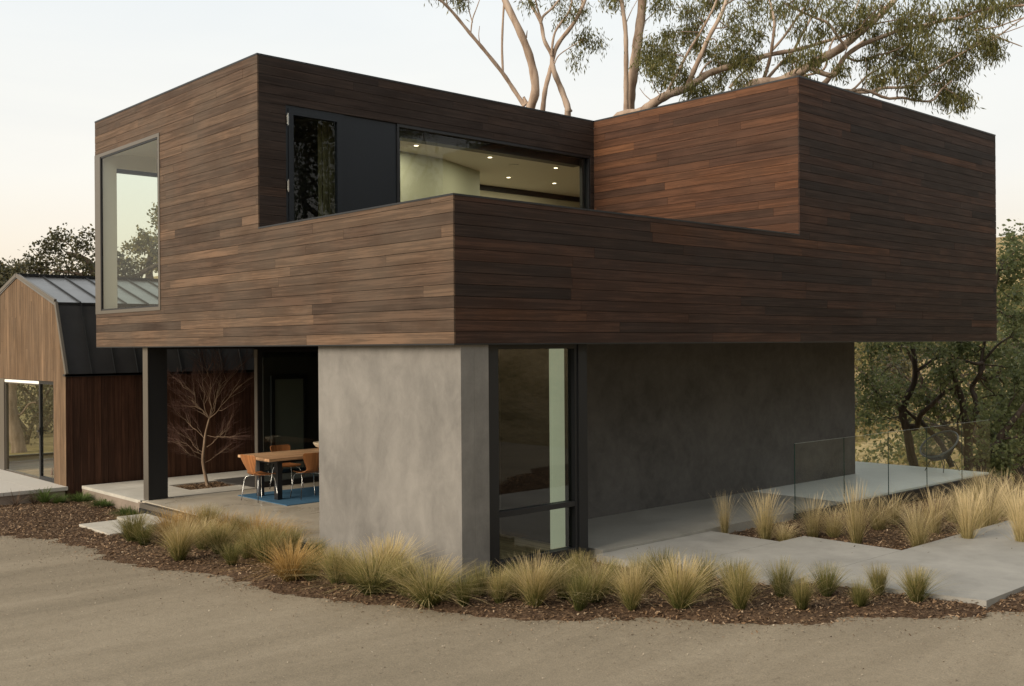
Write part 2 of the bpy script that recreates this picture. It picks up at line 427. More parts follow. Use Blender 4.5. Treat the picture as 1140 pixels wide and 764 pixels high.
o = clad('timber_wall', 'Y', Y1, .021, X1, 2.95, ZR, M['wood_notch'], H, holes=[DOOR, PAN, WIN], seed=21); o['label'] = 'dark board wall behind the terrace'
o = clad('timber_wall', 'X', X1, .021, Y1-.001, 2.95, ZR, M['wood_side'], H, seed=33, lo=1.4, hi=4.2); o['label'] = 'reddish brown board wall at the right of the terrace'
b = MB()   # wall cores behind the boards
holed(b, 'X', .023, .22, .023, YE-.01, ZS+.004, ZR-.01, [(-1, Y1, ZP-.01, 9), WL])
holed(b, 'Y', .023, .22, .221, XE-.01, ZS+.004, ZR-.01, [(-1, X1-.0, ZP-.01, 9)])
holed(b, 'Y', Y1+.023, Y1+.2, .221, X1+.02, 2.90, ZR-.01, [DOOR, PAN, WIN])
holed(b, 'X', X1+.023, X1+.2, .221, Y1+.02, 2.90, ZR-.01)
holed(b, 'Y', YE-.2, YE-.01, .221, XE-.01, ZS+.004, ZR-.01, [(.30, 3.3, 3.33, 6.02)])
holed(b, 'X', XE-.2, XE, .221, YE-.21, ZS+.004, ZR-.01)
b.build('wall_core', M['membrane'], H)
b = MB(); e = .006
b.box(-e, .25, Y1-e, YE, ZR-.012, ZR+.014); b.box(.25, X1+.25, Y1-e, Y1+.25, ZR-.012, ZR+.014); b.box(X1-e, X1+.25, -e, Y1-e, ZR-.012, ZR+.014)
b.box(X1+.25, XE, -e, .25, ZR-.012, ZR+.014); b.box(XE-.25, XE+e, .25, YE, ZR-.012, ZR+.014); b.box(.25, XE-.25, YE-.25, YE, ZR-.012, ZR+.014)
b.build('roof_cap', M['black'], H)
b = MB(); b.box(-e, .25, -e, Y1-e, ZP-.006, ZP+.016); b.box(.25, X1-.002, -e, .25, ZP-.006, ZP+.016); b.build('parapet_cap', M['black'], H)
b = MB(); b.box(-.004, XE+.004, -.004, .03, ZS-.014, ZS+.002); b.box(-.004, .03, .03, YE, ZS-.014, ZS+.002); b.build('edge_trim', M['black'], H)
b = MB(); b.box(.03, XE-.01, .03, YE-.01, ZS-.01, ZS+.12); b.build('soffit', M['soffit'], H)
b = MB(); b.box(.221, X1, .221, Y1+.02, 2.80, 2.93); b.build('terrace_floor', M['slab'], H)
b = MB(); b.box(.221, XE-.201, Y1+.2, YE-.2, 6.62, 6.8); b.box(X1+.2, XE-.201, .221, Y1+.2, 6.62, 6.8); b.build('roof', M['membrane'], H)
# upper rooms
b = MB(); b.box(.221, XE-.21, Y1+.2, YE-.2, ZS+.12, 2.93); b.build('upper_floor', M['floor_wood'], H)
LEDS = [(4.11, 6.08), (5.93, 6.12), (7.78, 6.17), (7.85, 7.7), (9.20, 7.65)]
b = MB(); b.box(.221, XE-.21, Y1+.2, YE-.2, 6.30, 6.40); ceil = b.build('ceiling', M['white'], H)
def pp(x, y): q = on_plane(x, y, 'Z', 6.3); return (q.x, q.y)
a0, a1, a2 = pp(438, 167), pp(493, 177), pp(534, 191)
b = MB()
for (p, q) in ((a0, a1), (a1, a2), (a2, (a2[0]+.02, 8.9))):
    b.prism([(p[0], p[1], 2.93), (q[0], q[1], 2.93), (q[0]+.04, q[1]+.12, 2.93), (p[0]+.04, p[1]+.12, 2.93)], (0, 0, 3.369))
b.build('partition', M['soft'], H)
b = MB(); b.box(a2[0]+.06, XE-.3, 8.9, 9.0, 2.93, 6.18); b.build('partition', M['cream'], H)
b = MB(); b.box(a2[0]+.06, XE-.3, 8.86, 9.0, 6.181, 6.298); b.build('ceiling_track', M['black'], H)
b = MB(); b.box(.5, 2.6, 5.3, 5.4, 2.93, 6.299); b.box(2.6, 2.7, 4.66, 6.6, 2.93, 6.299); b.build('partition', M['steel'], H)
b = MB()
n = 14
for k in range(n):
    x = 1.24+k*.035; b.box(x, x+.037, 4.80+.02*math.sin(k*2.1), 4.82+.02*math.sin(k*2.1), 2.95, 6.28)
b.build('curtain', M['curtain'], H)
holed(MB(), 'Y', 0, 1, 0, 1, 0, 1)
b = MB(); holed(b, 'Y', YE-.23, YE-.202, .30+.0, 14.1, 2.93, 6.3, [(.30, 3.3, 3.33, 6.02)]); b.box(.222, .30, YE-.23, YE-.202, 2.93, 6.3); b.box(3.9, 4.0, 6.9, YE-.24, 2.93, 6.299)
b.build('partition', M['white'], H)
def downlight(x, y, z, power, parent=H):
    d = MB().disc((x, y), .085, z-.004, z-.0005).build('downlight', M['white'], parent)
    MB().disc((x, y), .040, z-.009, z-.0045).build('lamp_disc', M['lamp'], d)
    L = bpy.data.lights.new('lamp_beam', 'AREA'); L.shape = 'DISK'; L.size = .1; L.energy = power; L.color = (1, .90, .72)
    lo = bpy.data.objects.new('lamp_beam', L); COL.objects.link(lo); lo.parent = d; lo.location = (x, y, z-.02)
    return d
for x, y in LEDS: downlight(x, y, 6.3, 10)
b = MB().disc((6.86, 6.45), .1, 6.285, 6.299).build('smoke_detector', M['white'], H)
# big left window, wrapping the corner
w = frame('X', -.012, .04, 7.75, YE-.001, 3.28, 6.25, .06)
w.box(-.012, .04, YE-.26, YE-.061, 3.34, 6.19)
MB().box(.041, .299, YE-.262, YE-.231, 3.25, 6.24).box(.041, .30, 7.76, YE-.276, 6.235, 6.249).box(.041, .3, 7.755, 7.77, 3.29, 6.23).build('window_reveal', M['white'], H)
w = w.build('window', M['bronze'], H); w['label'] = 'tall clear window at the far left corner'
frame('X', -.004, .03, 7.81, YE-.261, 3.34, 6.19, .028).build('window_frame', M['black'], w)
MB().box(.010, .022, 7.833, YE-.284, 3.363, 6.167).build('pane', M['glass_clear'], w)
w = frame('Y', YE-.14, YE+.005, .30, 3.3, 3.33, 6.02, .05).build('window', M['black'], H)
MB().box(.35, 3.25, YE-.08, YE-.068, 3.38, 5.97).build('pane', M['glass'], w)
# terrace door, panel, window
d = frame('Y', Y1+.015, Y1+.11, .463, 1.487, 2.953, 6.218, .045).build('door', M['graphite'], H)
frame('Y', Y1+.005, Y1+.09, .51, 1.442, 3.0, 6.17, .085).build('door_frame', M['graphite'], d)
MB().box(.596, 1.356, Y1+.04, Y1+.052, 3.086, 6.085).build('pane', M['glass'], d)
for z in (5.93, 4.95): MB().box(.468, .50, Y1-.022, Y1+.012, z, z+.14).tube([(.484, Y1-.026, z-.02), (.484, Y1-.026, z+.16)], .011).build('hinge', M['chrome'], d)
MB().box(1.492, 2.487, Y1+.03, Y1+.07, 2.953, 6.218).build('metal_panel', M['graphite'], H)
w = frame('Y', Y1+.01, Y1+.16, 2.49, 6.988, 2.953, 6.218, .04, .05).box(6.85, 6.93, Y1+.09, Y1+.16, 3.0, 6.16).build('window', M['black'], H); w['label'] = 'wide lit window strip above the terrace'
MB().box(2.53, 6.948, Y1+.07, Y1+.082, 2.993, 6.168).build('pane', M['glass'], w)
MB().box(2.53, 6.948, Y1+.2, Y1+.42, 6.05, 6.299).build('blind_box', M['black'], w)

# ground floor tower
b = MB(); b.box(.12, .32, .03, 3.05, -.6, ZS-.011); b.box(.321, .54, .03, .25, -.6, ZS-.011); o = b.build('plaster_wall', M['plaster'], H, bevel=.006); o['label'] = 'smooth light grey plaster wall of the corner block'
b = MB(); holed(b, 'Y', 2.9, 3.05, .321, 8.2, -.2, ZS-.011); b.build('inner_wall', M['room_dark'], H)
w = MB(); ww = (.681, 2.14, -.1, 2.655)
w.box(.545, .755, .10, .27, .0, 2.655).box(2.09, 2.14, .14, .27, .0, 2.655).box(.735, 2.09, .14, .27, 2.60, 2.655).box(.735, 2.09, .14, .27, 0, .06)
w.box(.735, 2.09, .145, .265, .59, .655).box(.545, 2.14, .14, .27, -.3, -.001)
w = w.build('window', M['black'], H); w['label'] = 'tall black framed window of the corner block'
MB().box(.735, 2.09, .2, .212, .655, 2.60).build('pane', M['glass_tower'], w)
MB().box(.735, 2.09, .2, .212, .06, .59).build('pane', M['glass_tower'], w)
MB().box(2.141, 2.30, .12, .30, -.3, ZS-.011).build('corner_post', M['steel'], H)
MB().box(2.30, 2.44, .301, 1.8, -.2, ZS-.011).build('return_wall', M['steel'], H)
b = MB(); b.box(2.441, 11.9, 1.8, 2.0, -.3, ZS-.011); b.box(11.7, 11.9, 2.001, 8.6, -.3, ZS-.011); o = b.build('plaster_wall', M['plaster_dark'], H); o['label'] = 'dark grey plaster wall set back under the overhang'
# inside the tower: floor, a cream wall strip made to glow as if lit, dark joinery
MB().box(.33, 2.29, .27, 2.9, -.15, .0).box(2.29, 8.0, 2.01, 2.9, -.15, 0).build('inner_floor', M['floor_wood'], H)
MB().box(on_plane(613, 400, 'Y', .5).x, on_plane(628, 400, 'Y', .5).x, .5, .53, .001, 2.64).build('glowing_wall_strip', M['wall_strip_glow'], H)
MB().box(.33, 1.4, 2.2, 2.8, .001, .9).build('cabinet', M['room_dark'], H)
MB().box(.33, 2.299, .28, 2.89, 2.65, 2.658).build('ceiling', M['room_dark'], H)

# dining side
MB().box(.11, .44, 8.50, 8.68, 0, ZS-.011).box(.095, .109, 8.50, 8.68, 0, ZS-.011).build('steel_column', M['steel'], H)
MB().box(.083, .094, 8.49, 8.69, 0, ZS-.012).build('column_flange', M['bronze'], H)
MB().box(2.24, 8.0, 8.70, 8.76, 2.45, ZS-.011).box(.45, 8.0, 8.555, 8.66, 2.62, ZS-.011).build('track_header', M['black'], H)
w = frame('Y', 8.56, 8.66, 2.24, 4.9, .001, 2.60, .10, .05, .10).build('sliding_door', M['black'], H); w['label'] = 'black framed sliding glass wall behind the dining table'
MB().box(2.225, 2.239, 8.56, 8.67, .001, 2.60).build('door_edge', M['bronze'], w)
MB().box(2.34, 4.8, 8.6, 8.612, .101, 2.55).build('pane', M['glass_tower'], w)
MB().box(4.9, 8.0, 8.56, 8.66, .001, 2.60).build('inner_wall', M['room_dark'], H)
b = MB(); b.box(3.35, 11.7, 10.36, 10.5, -.2, ZS-.012); b.box(8.0, 8.2, 3.05, 8.56, -.2, ZS-.012); b.build('inner_wall', M['room_dark'], H)
frame('Y', 10.28, 10.35, 3.5, 4.35, 0, 2.05, .08).build('inner_door', M['black'], H)
MB().box(3.58, 4.27, 10.31, 10.34, .08, 1.97).build('inner_door_panel', mat('door_panel', (.20, .20, .17), .6), H)
# concrete base and porch
b = MB(); b.box(.0, 8.0, 3.051, 8.555, -.35, .0); b.build('dining_floor', M['floor_conc'], H)
MB().box(-.012, -.001, 3.06, 8.7, -.6, -.03).build('floor_riser', M['riser'], H)
MB().box(.45, 2.24, 8.556, 8.64, -.1, -.006).build('door_track', M['black'], H)
MB().box(2.24, 11.7, 8.661, 10.36, -.2, -.002).build('inner_floor', M['room_dark'], H)

# ------------------------------------------------------------------ slabs and paths
def struct(o): o['kind'] = 'structure'; return o
b = MB(); b.box(2.445, 8.30, .0, 1.799, -.16, 0)
struct(b.build('porch', M['slab'], bevel=.008))
M['terrace'] = concrete('terrace_sky_tone', (.60, .61, .56), (.74, .75, .69), rough=.42, spec=.5, bmp=.02)  # paler than the porch slab: sky light on the far deck painted into the colour
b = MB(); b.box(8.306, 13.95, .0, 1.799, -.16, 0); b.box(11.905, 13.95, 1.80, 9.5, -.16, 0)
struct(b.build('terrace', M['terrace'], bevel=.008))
b = MB(); b.box(2.6, 13.85, .12, 1.5, -1.2, -.165); b.box(12.2, 13.85, 1.5, 9.3, -1.8, -.165); struct(b.build('porch_foundation', M['black']))
pz = -.035
b = MB()
for pl in ([(2.31, -.012), (2.31, -1.14), (4.72, -1.14), (4.72, -.012)], [(2.62, -1.146), (2.62, -2.575), (5.32, -2.575), (5.32, -1.146)], [(3.03, -2.581), (3.43, -4.48), (8.6, -4.48), (8.6, -2.581)]):
    b.prism([(x, y, -.25) for x, y in pl], (0, 0, .25+pz))
path = struct(b.build('path', M['path'], bevel=.01))
b = MB()     # patio of large pale pavers round a planting square, bare joints between them
xs = [.0, .62, 1.23, 2.36, 3.0, 3.6, 4.2, 5.4, 6.6, 8]; ys = [8.645, 9.28, 10.22, 10.8, 11.38]
for i in range(len(xs)-1):
    for j in range(len(ys)-1):
        if i == 2 and j == 1: continue
        b.box(xs[i]+.004, xs[i+1]-.004, ys[j]+.004, ys[j+1]-.004, -.06, -.004)
struct(b.build('patio', M['paver'], bevel=.004))
b = MB(); b.box(.006, 1.21, 8.65, 11.37, -.5, -.062); b.box(2.38, 7.9, 8.65, 11.37, -.5, -.062); b.box(1.21, 2.38, 8.65, 9.26, -.5, -.062); b.box(1.21, 2.38, 10.24, 11.37, -.5, -.062)
struct(b.build('patio_base', M['riser']))
b = MB()
for i in range(12):
    for j in range(3): b.box(-7.2+i*.58, -7.2+(i+1)*.58-.008, 11.40+j*1.9, 11.40+(j+1)*1.9-.008, -.07, -.002)
struct(b.build('deck', mat('pale_deck', (.50, .47, .42), .8)))
MB_ = MB(); MB_.box(-7.2, -.3, 11.42, 17, -.6, -.072); struct(MB_.build('deck_base', M['riser']))

# ------------------------------------------------------------------ terrain, driveway, mulch
def sheet(name, xs, ys, m, zf, keep=None):
    X, Y = np.meshgrid(xs, ys); Z = zf(X, Y); nx, ny = len(xs), len(ys)
    V = np.stack([X, Y, Z], -1).reshape(-1, 3)
    i, j = np.meshgrid(np.arange(nx-1), np.arange(ny-1)); a = (j*nx+i).reshape(-1)
    Fc = np.stack([a, a+1, a+nx+1, a+nx], -1)
    if keep is not None:
        cx, cy = V[Fc, 0].mean(1), V[Fc, 1].mean(1); Fc = Fc[keep(cx, cy)]
        used = np.unique(Fc); mp = -np.ones(len(V), int); mp[used] = np.arange(len(used)); V = V[used]; Fc = mp[Fc]
    me = bpy.data.meshes.new(name); me.from_pydata(V.tolist(), [], Fc.tolist()); me.polygons.foreach_set('use_smooth', [True]*len(me.polygons))
    me.materials.append(m); ob = bpy.data.objects.new(name, me); COL.objects.link(ob); return ob
def pw(a, n, s, e): return s+(e-s)*np.sign(np.linspace(-1, 1, n))*0
def axis(c0, c1, lim0, lim1, step):
    mid = np.arange(c0, c1+1e-6, step); g = []
    x, d = c1, step
    while x < lim1: d *= 1.12; x += d; g.append(x)
    l = []; x, d = c0, step
    while x > lim0: d *= 1.12; x -= d; l.append(x)
    return np.array(l[::-1]+mid.tolist()+g)
struct(sheet('ground', axis(-20, 110, -1500, 1500, 2.0), axis(-60, 90, -1500, 1500, 2.0), M['ground'], lambda X, Y: gz(X, Y)-.06))
ROADPX = [(0, 597), (60, 600), (110, 622), (175, 633), (250, 648), (350, 665), (420, 676), (480, 682), (540, 688), (600, 691), (700, 693), (800, 695), (900, 695), (1000, 690), (1080, 684), (1140, 683)]
edge = [(-16, 15.5), (-9, 13), (-5, 11.0), (-3.4, 9.7)]+[tuple(ground(*p))[:2] for p in ROADPX]+[(6.2, -6.0), (9.5, -8.2), (14, -11), (24, -16)]
E_ = np.array(edge)
def road_dist(x, y):   # >0 on the garden side of the road edge
    x = np.asarray(x, float); y = np.asarray(y, float); best = np.full(x.shape, 1e9); sg = np.zeros(x.shape)
    for (ax, ay), (bx, by) in zip(E_[:-1], E_[1:]):
        dx, dy = bx-ax, by-ay; L2 = dx*dx+dy*dy
        t = np.clip(((x-ax)*dx+(y-ay)*dy)/L2, 0, 1); qx, qy = ax+t*dx, ay+t*dy
        d = np.hypot(x-qx, y-qy); cr = dx*(y-ay)-dy*(x-ax)
        u = d < best-1e-9; best = np.where(u, d, best); sg = np.where(u, np.sign(cr), sg)
    return best*np.where(sg == 0, 1, sg)
def wob(x, y): return .05*np.sin(x*7+y*3)+.04*np.sin(y*13-x*5)+.03*np.sin(x*23+y*19)+.07*np.sin(x*2.1-y*1.7)
def hum(x, y): return np.sin(x*5.1+1)*np.sin(y*4.3)*.5+np.sin(x*11+y*7)*.3+np.sin(x*17-y*23)*.25
struct(sheet('driveway', np.concatenate([np.arange(-40, -12, 1.0), np.arange(-12, 10, .16), np.arange(10, 40, 1.0)]), np.concatenate([np.arange(-30, -12, 1.0), np.arange(-12, 13, .16), np.arange(13, 30, 1)]), M['road'],
    lambda X, Y: gz(X, Y)-.012+.004*hum(X*.4, Y*.4)-.05*smooth(.3, 1.2, road_dist(X, Y)), keep=lambda x, y: (road_dist(x, y) < 1.6) & (y > -17)))
def mulch_z(x, y):
    d = road_dist(x, y)+wob(x, y)
    return gz(x, y)-.03+.075*smooth(-.02, .35, d)*(1-.55*smooth(1.2, 2.4, d))+.014*hum(x, y)+.09*smooth(8.8, 10.5, y)*smooth(.2, 1.5, d)
bed = tag(sheet('mulch_bed', np.arange(-8, 15.5, .07), np.arange(-8, 13, .07), M['mulch'], mulch_z,
    keep=lambda x, y: (road_dist(x, y)+wob(x, y) > -.06) & ~((x > .2) & (y > .3)) & ~((x > 3.6) & (x < 8.5) & (y < -2.7) & (y > -4.4))), kind='structure')
struct(sheet('planting_square', np.arange(1.2, 2.39, .05), np.arange(9.25, 10.26, .05), M['mulch'], lambda X, Y: -.045+.012*hum(X*2, Y*2)))
# wood chips
def chips(name, pts, z, size, m, kind='stuff', seed=5, slim=.35, tb=0.):
    g = np.random.default_rng(seed); N = len(pts)
    L = size*g.uniform(.4, 1.3, N); W = L*g.uniform(slim*.6, slim*1.5, N)
    th = g.uniform(0, 2*np.pi, N); u = np.stack([np.cos(th), np.sin(th), g.normal(0, .32, N)], -1); v = np.stack([-np.sin(th), np.cos(th), g.normal(0, .35, N)], -1)
    c = np.stack([pts[:, 0], pts[:, 1], z+g.uniform(.0, .02, N)*size/.03], -1)
    up = np.array([0, 0, 1.])*(L[:, None]*.12)
    Vv = np.stack([c-u*L[:, None]/2-v*W[:, None]/2, c+u*L[:, None]/2-v*W[:, None]*.3+up*0, c+u*L[:, None]*.45+v*W[:, None]/2, c-u*L[:, None]*.4+v*W[:, None]/2], 1)
    o = quads(name, Vv, np.clip(g.beta(1.6, 2.2, N)+tb, 0, 1), m); return tag(o, kind=kind)
def sample(n, x0, x1, y0, y1, cond):
    p = np.stack([nr.uniform(x0, x1, n), nr.uniform(y0, y1, n)], -1); return p[cond(p[:, 0], p[:, 1])]
def dep(x, y): return (x-CAM.x)*FWD.x+(y-CAM.y)*FWD.y
inbed = lambda x, y: (road_dist(x, y)+wob(x, y) > -.02) & ~((x > .0) & (y > .02)) & ~((x > 3.5) & (x < 8.6) & (y < -2.6) & (y > -4.48)) & ~((x > 2.4) & (x < 4.7) & (y > -1.1) & (y < 0)) & ~((x > 2.7) & (x < 5.3) & (y > -2.6) & (y < -1.1)) & ~((y > 11.4) & (x < -.3)) & ~((x > -1.28) & (x < -.64) & (y > 6.75) & (y < 8.0)) & ~((x > -.62) & (y > 6.95) & (y < 8.12))
pts = sample(430000, -7, 12, -7, 12, inbed)
o = chips('bark_chips', pts, mulch_z(pts[:, 0], pts[:, 1]), .036, M['chips']); tag(o, 'brown shredded bark chips covering the planting beds', 'bark chips')
pts = sample(2600, 1.23, 2.36, 9.28, 10.22, lambda x, y: x > 0)
o = chips('bark_chips', pts, -.045+.012*hum(pts[:, 0]*2, pts[:, 1]*2), .04, M['chips']); tag(o, 'bark chips in the square pit round the bare tree', 'bark chips')
pts = sample(120000, -9, 8, -9, 12, lambda x, y: (road_dist(x, y)+wob(x, y) < .03) & (road_dist(x, y) > -.75) & (nr.random(len(x)) < np.exp(road_dist(x, y)*5.5)))
o = chips('bark_crumbs', pts, gz(pts[:, 0], pts[:, 1])-.008, .022, M['chips']); tag(o, 'scattered bark crumbs and grit along the driveway edge', 'bark crumbs')
pts = sample(90000, -10, 8, -9, 9, lambda x, y: (road_dist(x, y) < .0) & (dep(x, y) > 7) & (nr.random(len(x)) < .25+np.exp(road_dist(x, y)*1.5)))
o = chips('loose_grit', pts, gz(pts[:, 0], pts[:, 1])-.009, .012, M['pebbles'], slim=.8, tb=.1); tag(o, 'fine loose tan grit lying on the driveway', 'grit')

pts = sample(2600, 2.35, 8.4, -4.46, -.05, lambda x, y: ((x < 4.70) & (y > -1.13)) | ((x > 2.64) & (x < 5.30) & (y < -1.15) & (y > -2.57)) | ((x > 3.5) & (y < -2.6)))
ed = np.minimum(np.abs(pts[:, 0]-np.where(pts[:, 1] > -1.14, 2.31, np.where(pts[:, 1] > -2.575, 2.62, 3.3))), np.where(pts[:, 1] > -1.14, np.abs(pts[:, 0]-4.72), np.where(pts[:, 1] > -2.575, np.abs(pts[:, 0]-5.32), np.abs(pts[:, 1]+2.59)+9*(pts[:, 0] < 5.3))))
pts = pts[nr.random(len(pts)) < np.exp(-ed*7)*.8+.012]
o = chips('bark_crumbs', pts, -.0345, .026, M['chips']); tag(o, 'few bark crumbs blown onto the edges of the concrete path', 'bark crumbs')
# stepping slabs at the left
c = on_plane(158, 579, 'Z', -.17)
tag(MB().box(-.62, -.02, 6.95, 8.12, -.30, -.155).build('stepping_slab', M['paver'], bevel=.006), 'upper pale concrete step slab beside the steel column', 'step slab', 'step slabs up to the patio')
tag(MB().box(-1.28, -.64, 6.75, 8.0, -.42, -.185).build('stepping_slab', M['paver'], bevel=.006), 'lower pale concrete step slab behind the small green tufts', 'step slab', 'step slabs up to the patio')
# drain
G = MB(); G.box(-.115, -.10, 3.06, 8.4, -.09, -.012); G.box(-.028, -.013, 3.06, 8.4, -.09, -.012); G.box(-.067, -.061, 3.06, 8.4, -.03, -.012)
for k in range(205): G.box(-.10, -.028, 3.07+k*.026, 3.079+k*.026, -.028, -.014)
tag(G.build('drain_grate', M['bronze']), 'long narrow metal drain grate along the dining floor edge', 'drain grate')
tag(MB().box(-.125, -.013, 3.06, 8.4, -.4, -.095).build('drain_channel', M['black']), 'dark channel below the drain grate', 'drain channel')
bpy.data.objects['drain_channel'].parent = bpy.data.objects['drain_grate']
for k in ('label', 'category'): del bpy.data.objects['drain_channel'][k]

# glass balustrade
gb = empty('glass_balustrade', (6.84, -.03, 0), 'frameless clear glass balustrade along the edge of the porch', 'balustrade')
gx = [6.84, 8.31, 9.79, 11.22, 12.66, 13.93]
for p, q in zip(gx[:-1], gx[1:]):
    g = MB().box(p+.006, q-.006, -.036, -.024, -.12, 1.07).build('glass_panel', M['glass_rail'], gb)
    MB().box(p+.0, p+.0055, -.037, -.023, -.12, 1.071).build('panel_edge', M['glass_edge'], g)
    MB().box(p+.006, q-.006, -.0362, -.0238, 1.0705, 1.073).build('panel_rim', mat('pale_rim', (.30, .34, .31), .3), g)
MB().box(6.84, 13.93, -.06, -.045, -.22, -.03).box(6.84, 13.93, -.022, -.003, -.16, -.03).build('base_rail', M['steel'], gb)
g = MB().box(13.93, 13.942, .0, 5.5, .001, 1.07).build('glass_panel', M['glass_rail'], gb)

# ------------------------------------------------------------------ BARN
B = empty('barn_house', (-.26, 11.45, -.3), 'low barn shaped house with tan board gable and black standing seam metal side', 'house')
gx_, yl, ye, yr = -.26, 11.45, 12.01, 14.26
zl, ze, zr, XB = 2.14, 3.52, 4.14, 9.0
def gable_top(y):
    y = y if y < yr else 2*yr-y
    return zl+(y-yl)*(ze-zl)/(ye-yl) if y < ye else ze+(y-ye)*(zr-ze)/(yr-ye)
yR = 2*yr-yl
o = clad('gable_wall', 'X', gx_, yl+.0, yR, -.3, 4.14, M['wood_barn'], B, holes=[(12.12, 16.2, -.3, 2.0)], seed=5, base=yl, vertical=True, bh=.135, clip=gable_top, lo=5, hi=9)
b = MB()
b.prism([(gx_+.012, yl+.01, -.3), (gx_+.012, 12.11, -.3), (gx_+.012, 12.11, 3.5), (gx_+.012, yl+.57, 3.45), (gx_+.012, yl+.02, 2.1)], (.15, 0, 0))
b.prism([(gx_+.012, 12.111, 2.02), (gx_+.012, 16.2, 2.02), (gx_+.012, 16.2, 3.5), (gx_+.012, yr, 4.08), (gx_+.012, 12.111, 3.5)], (.12, 0, 0))
b.prism([(gx_+.012, 16.201, -.3), (gx_+.012, yR-.02, -.3), (gx_+.012, yR-.02, 2.1), (gx_+.012, yR-.57, 3.4), (gx_+.012, 16.201, 3.5)], (.12, 0, 0))
b.build('gable_core', M['wood_barn_dark'], B)
# trim strips along the rakes
def rake(p, q, w=.075):
    p, q = Vector(p), Vector(q); d = (q-p).normalized(); n = Vector((0, -d.z, d.y)); 
    return [p, q, q-n*w*-1, p-n*w*-1]
b = MB()
for p, q in (((gx_-.03, yl-.03, zl), (gx_-.03, ye-.03, ze+.02)), ((gx_-.03, ye-.03, ze+.02), (gx_-.03, yr, zr+.03)), ((gx_-.03, yr, zr+.03), (gx_-.03, 2*yr-ye+.03, ze+.02)), ((gx_-.03, 2*yr-ye+.03, ze+.02), (gx_-.03, yR+.03, zl))):
    b.prism(rake(p, q), (.05, 0, 0))
b.build('rake_trim', M['bronze'], B)
o = clad('side_wall', 'Y', yl, gx_+.0, XB, -.3, zl-.03, M['wood_barn_dark'], B, seed=9, base=gx_, vertical=True, bh=.135, lo=6, hi=9)
MB().box(gx_+.02, XB, yl+.021, yl+.12, -.3, zl-.03).build('wall_core', M['membrane'], B)
MB().box(gx_-.02, XB, yl-.035, yl+.1, zl-.03, zl+.012).build('drip_edge', M['black'], B)
def roofslab(p, q, m, th=.05, name='roof'):
    b = MB(); (y0, z0), (y1, z1) = p, q
    b.prism([(gx_-.02, y0, z0), (XB, y0, z0), (XB, y1, z1), (gx_-.02, y1, z1)], (0, 0, -th)); r = b.build(name, m, B)
    s = MB(); n = Vector((0, -(z1-z0), y1-y0)).normalized()
    if n.z < 0: n = -n
    k = gx_+.02
    while k < XB:
        w = .012 if name == 'steep_roof' else .016; hh = .035
        pts = [Vector((k, y0, z0)), Vector((k+w, y0, z0)), Vector((k+w, y1, z1)), Vector((k, y1, z1))]
        s.prism([x-n*.002 for x in pts], n*hh); k += .46
    s.build('seam_ribs', M['seam'], r); return r
roofslab((yl-.035, zl+.01), (ye-.035, ze+.02), M['seam_dark'], name='steep_roof')
roofslab((ye-.035, ze+.021), (yr, zr+.06), M['zinc_sky'])
roofslab((2*yr-ye+.035, ze+.021), (yr, zr+.06), M['zinc_sky'])
roofslab((yR+.035, zl+.01), (2*yr-ye+.035, ze+.02), M['seam_dark'], name='steep_roof')
MB().box(gx_-.02, XB, yr-.09, yr+.09, zr+.05, zr+.10).build('ridge_cap', M['black'], B)
MB().box(gx_-.02, XB, ye-.06, ye-.03, ze-.02, ze+.035).build('eave_edge', M['black'], B)
MB().box(gx_+.14, XB, yl+.13, yR-.2, -.28, -.012).build('floor', M['floor_wood'], B)
b = MB(); b.box(3.2, 3.3, yl+.15, yR-.2, -.01, 2.4); b.box(gx_+.14, 3.2, yl+.13, yl+.16, -.01, 2.1); b.box(gx_+.14, 3.2, yl+.5, yR-.5, 2.35, 2.4)
holed(b, 'Y', 16.85, 17.0, gx_+.14, 3.2, -.01, 2.4, [(.16, 2.9, .1, 2.2)])
b.build('inner_wall', M['white'], B)
MB().box(gx_+.0, gx_+.1, 15.2, 16.19, -.28, 2.0).build('side_panel', M['bronze'], B)
w = frame('Y', 16.80, 16.95, .16, 2.9, .1, 2.2, .05).build('window', M['black'], B); MB().box(.21, 2.85, 16.86, 16.87, .15, 2.15).build('pane', M['glass'], w)
d = frame('X', gx_+.02, gx_+.08, 12.13, 13.02, .0, 2.0, .07).build('glass_door', M['black'], B)
MB().box(gx_+.045, gx_+.055, 12.2, 12.95, .07, 1.93).build('pane', M['glass_clear'], d)
MB().tube([(gx_+.01, 12.97, .98), (gx_-.04, 12.97, .98), (gx_-.04, 12.86, .98)], .01).box(gx_+.005, gx_+.019, 12.955, 12.985, .9, 1.05).build('handle', M['black'], d)
w = frame('X', gx_+.03, gx_+.08, 13.03, 15.2, .0, 1.93, .025).build('window', M['bronze'], B)
MB().box(gx_+.05, gx_+.058, 13.055, 15.175, .03, 1.90).build('pane', M['glass_clear'], w)
MB().box(gx_+.02, gx_+.05, 13.03, 15.2, 1.93, 1.985).build('lintel_light', M['strip'], B)

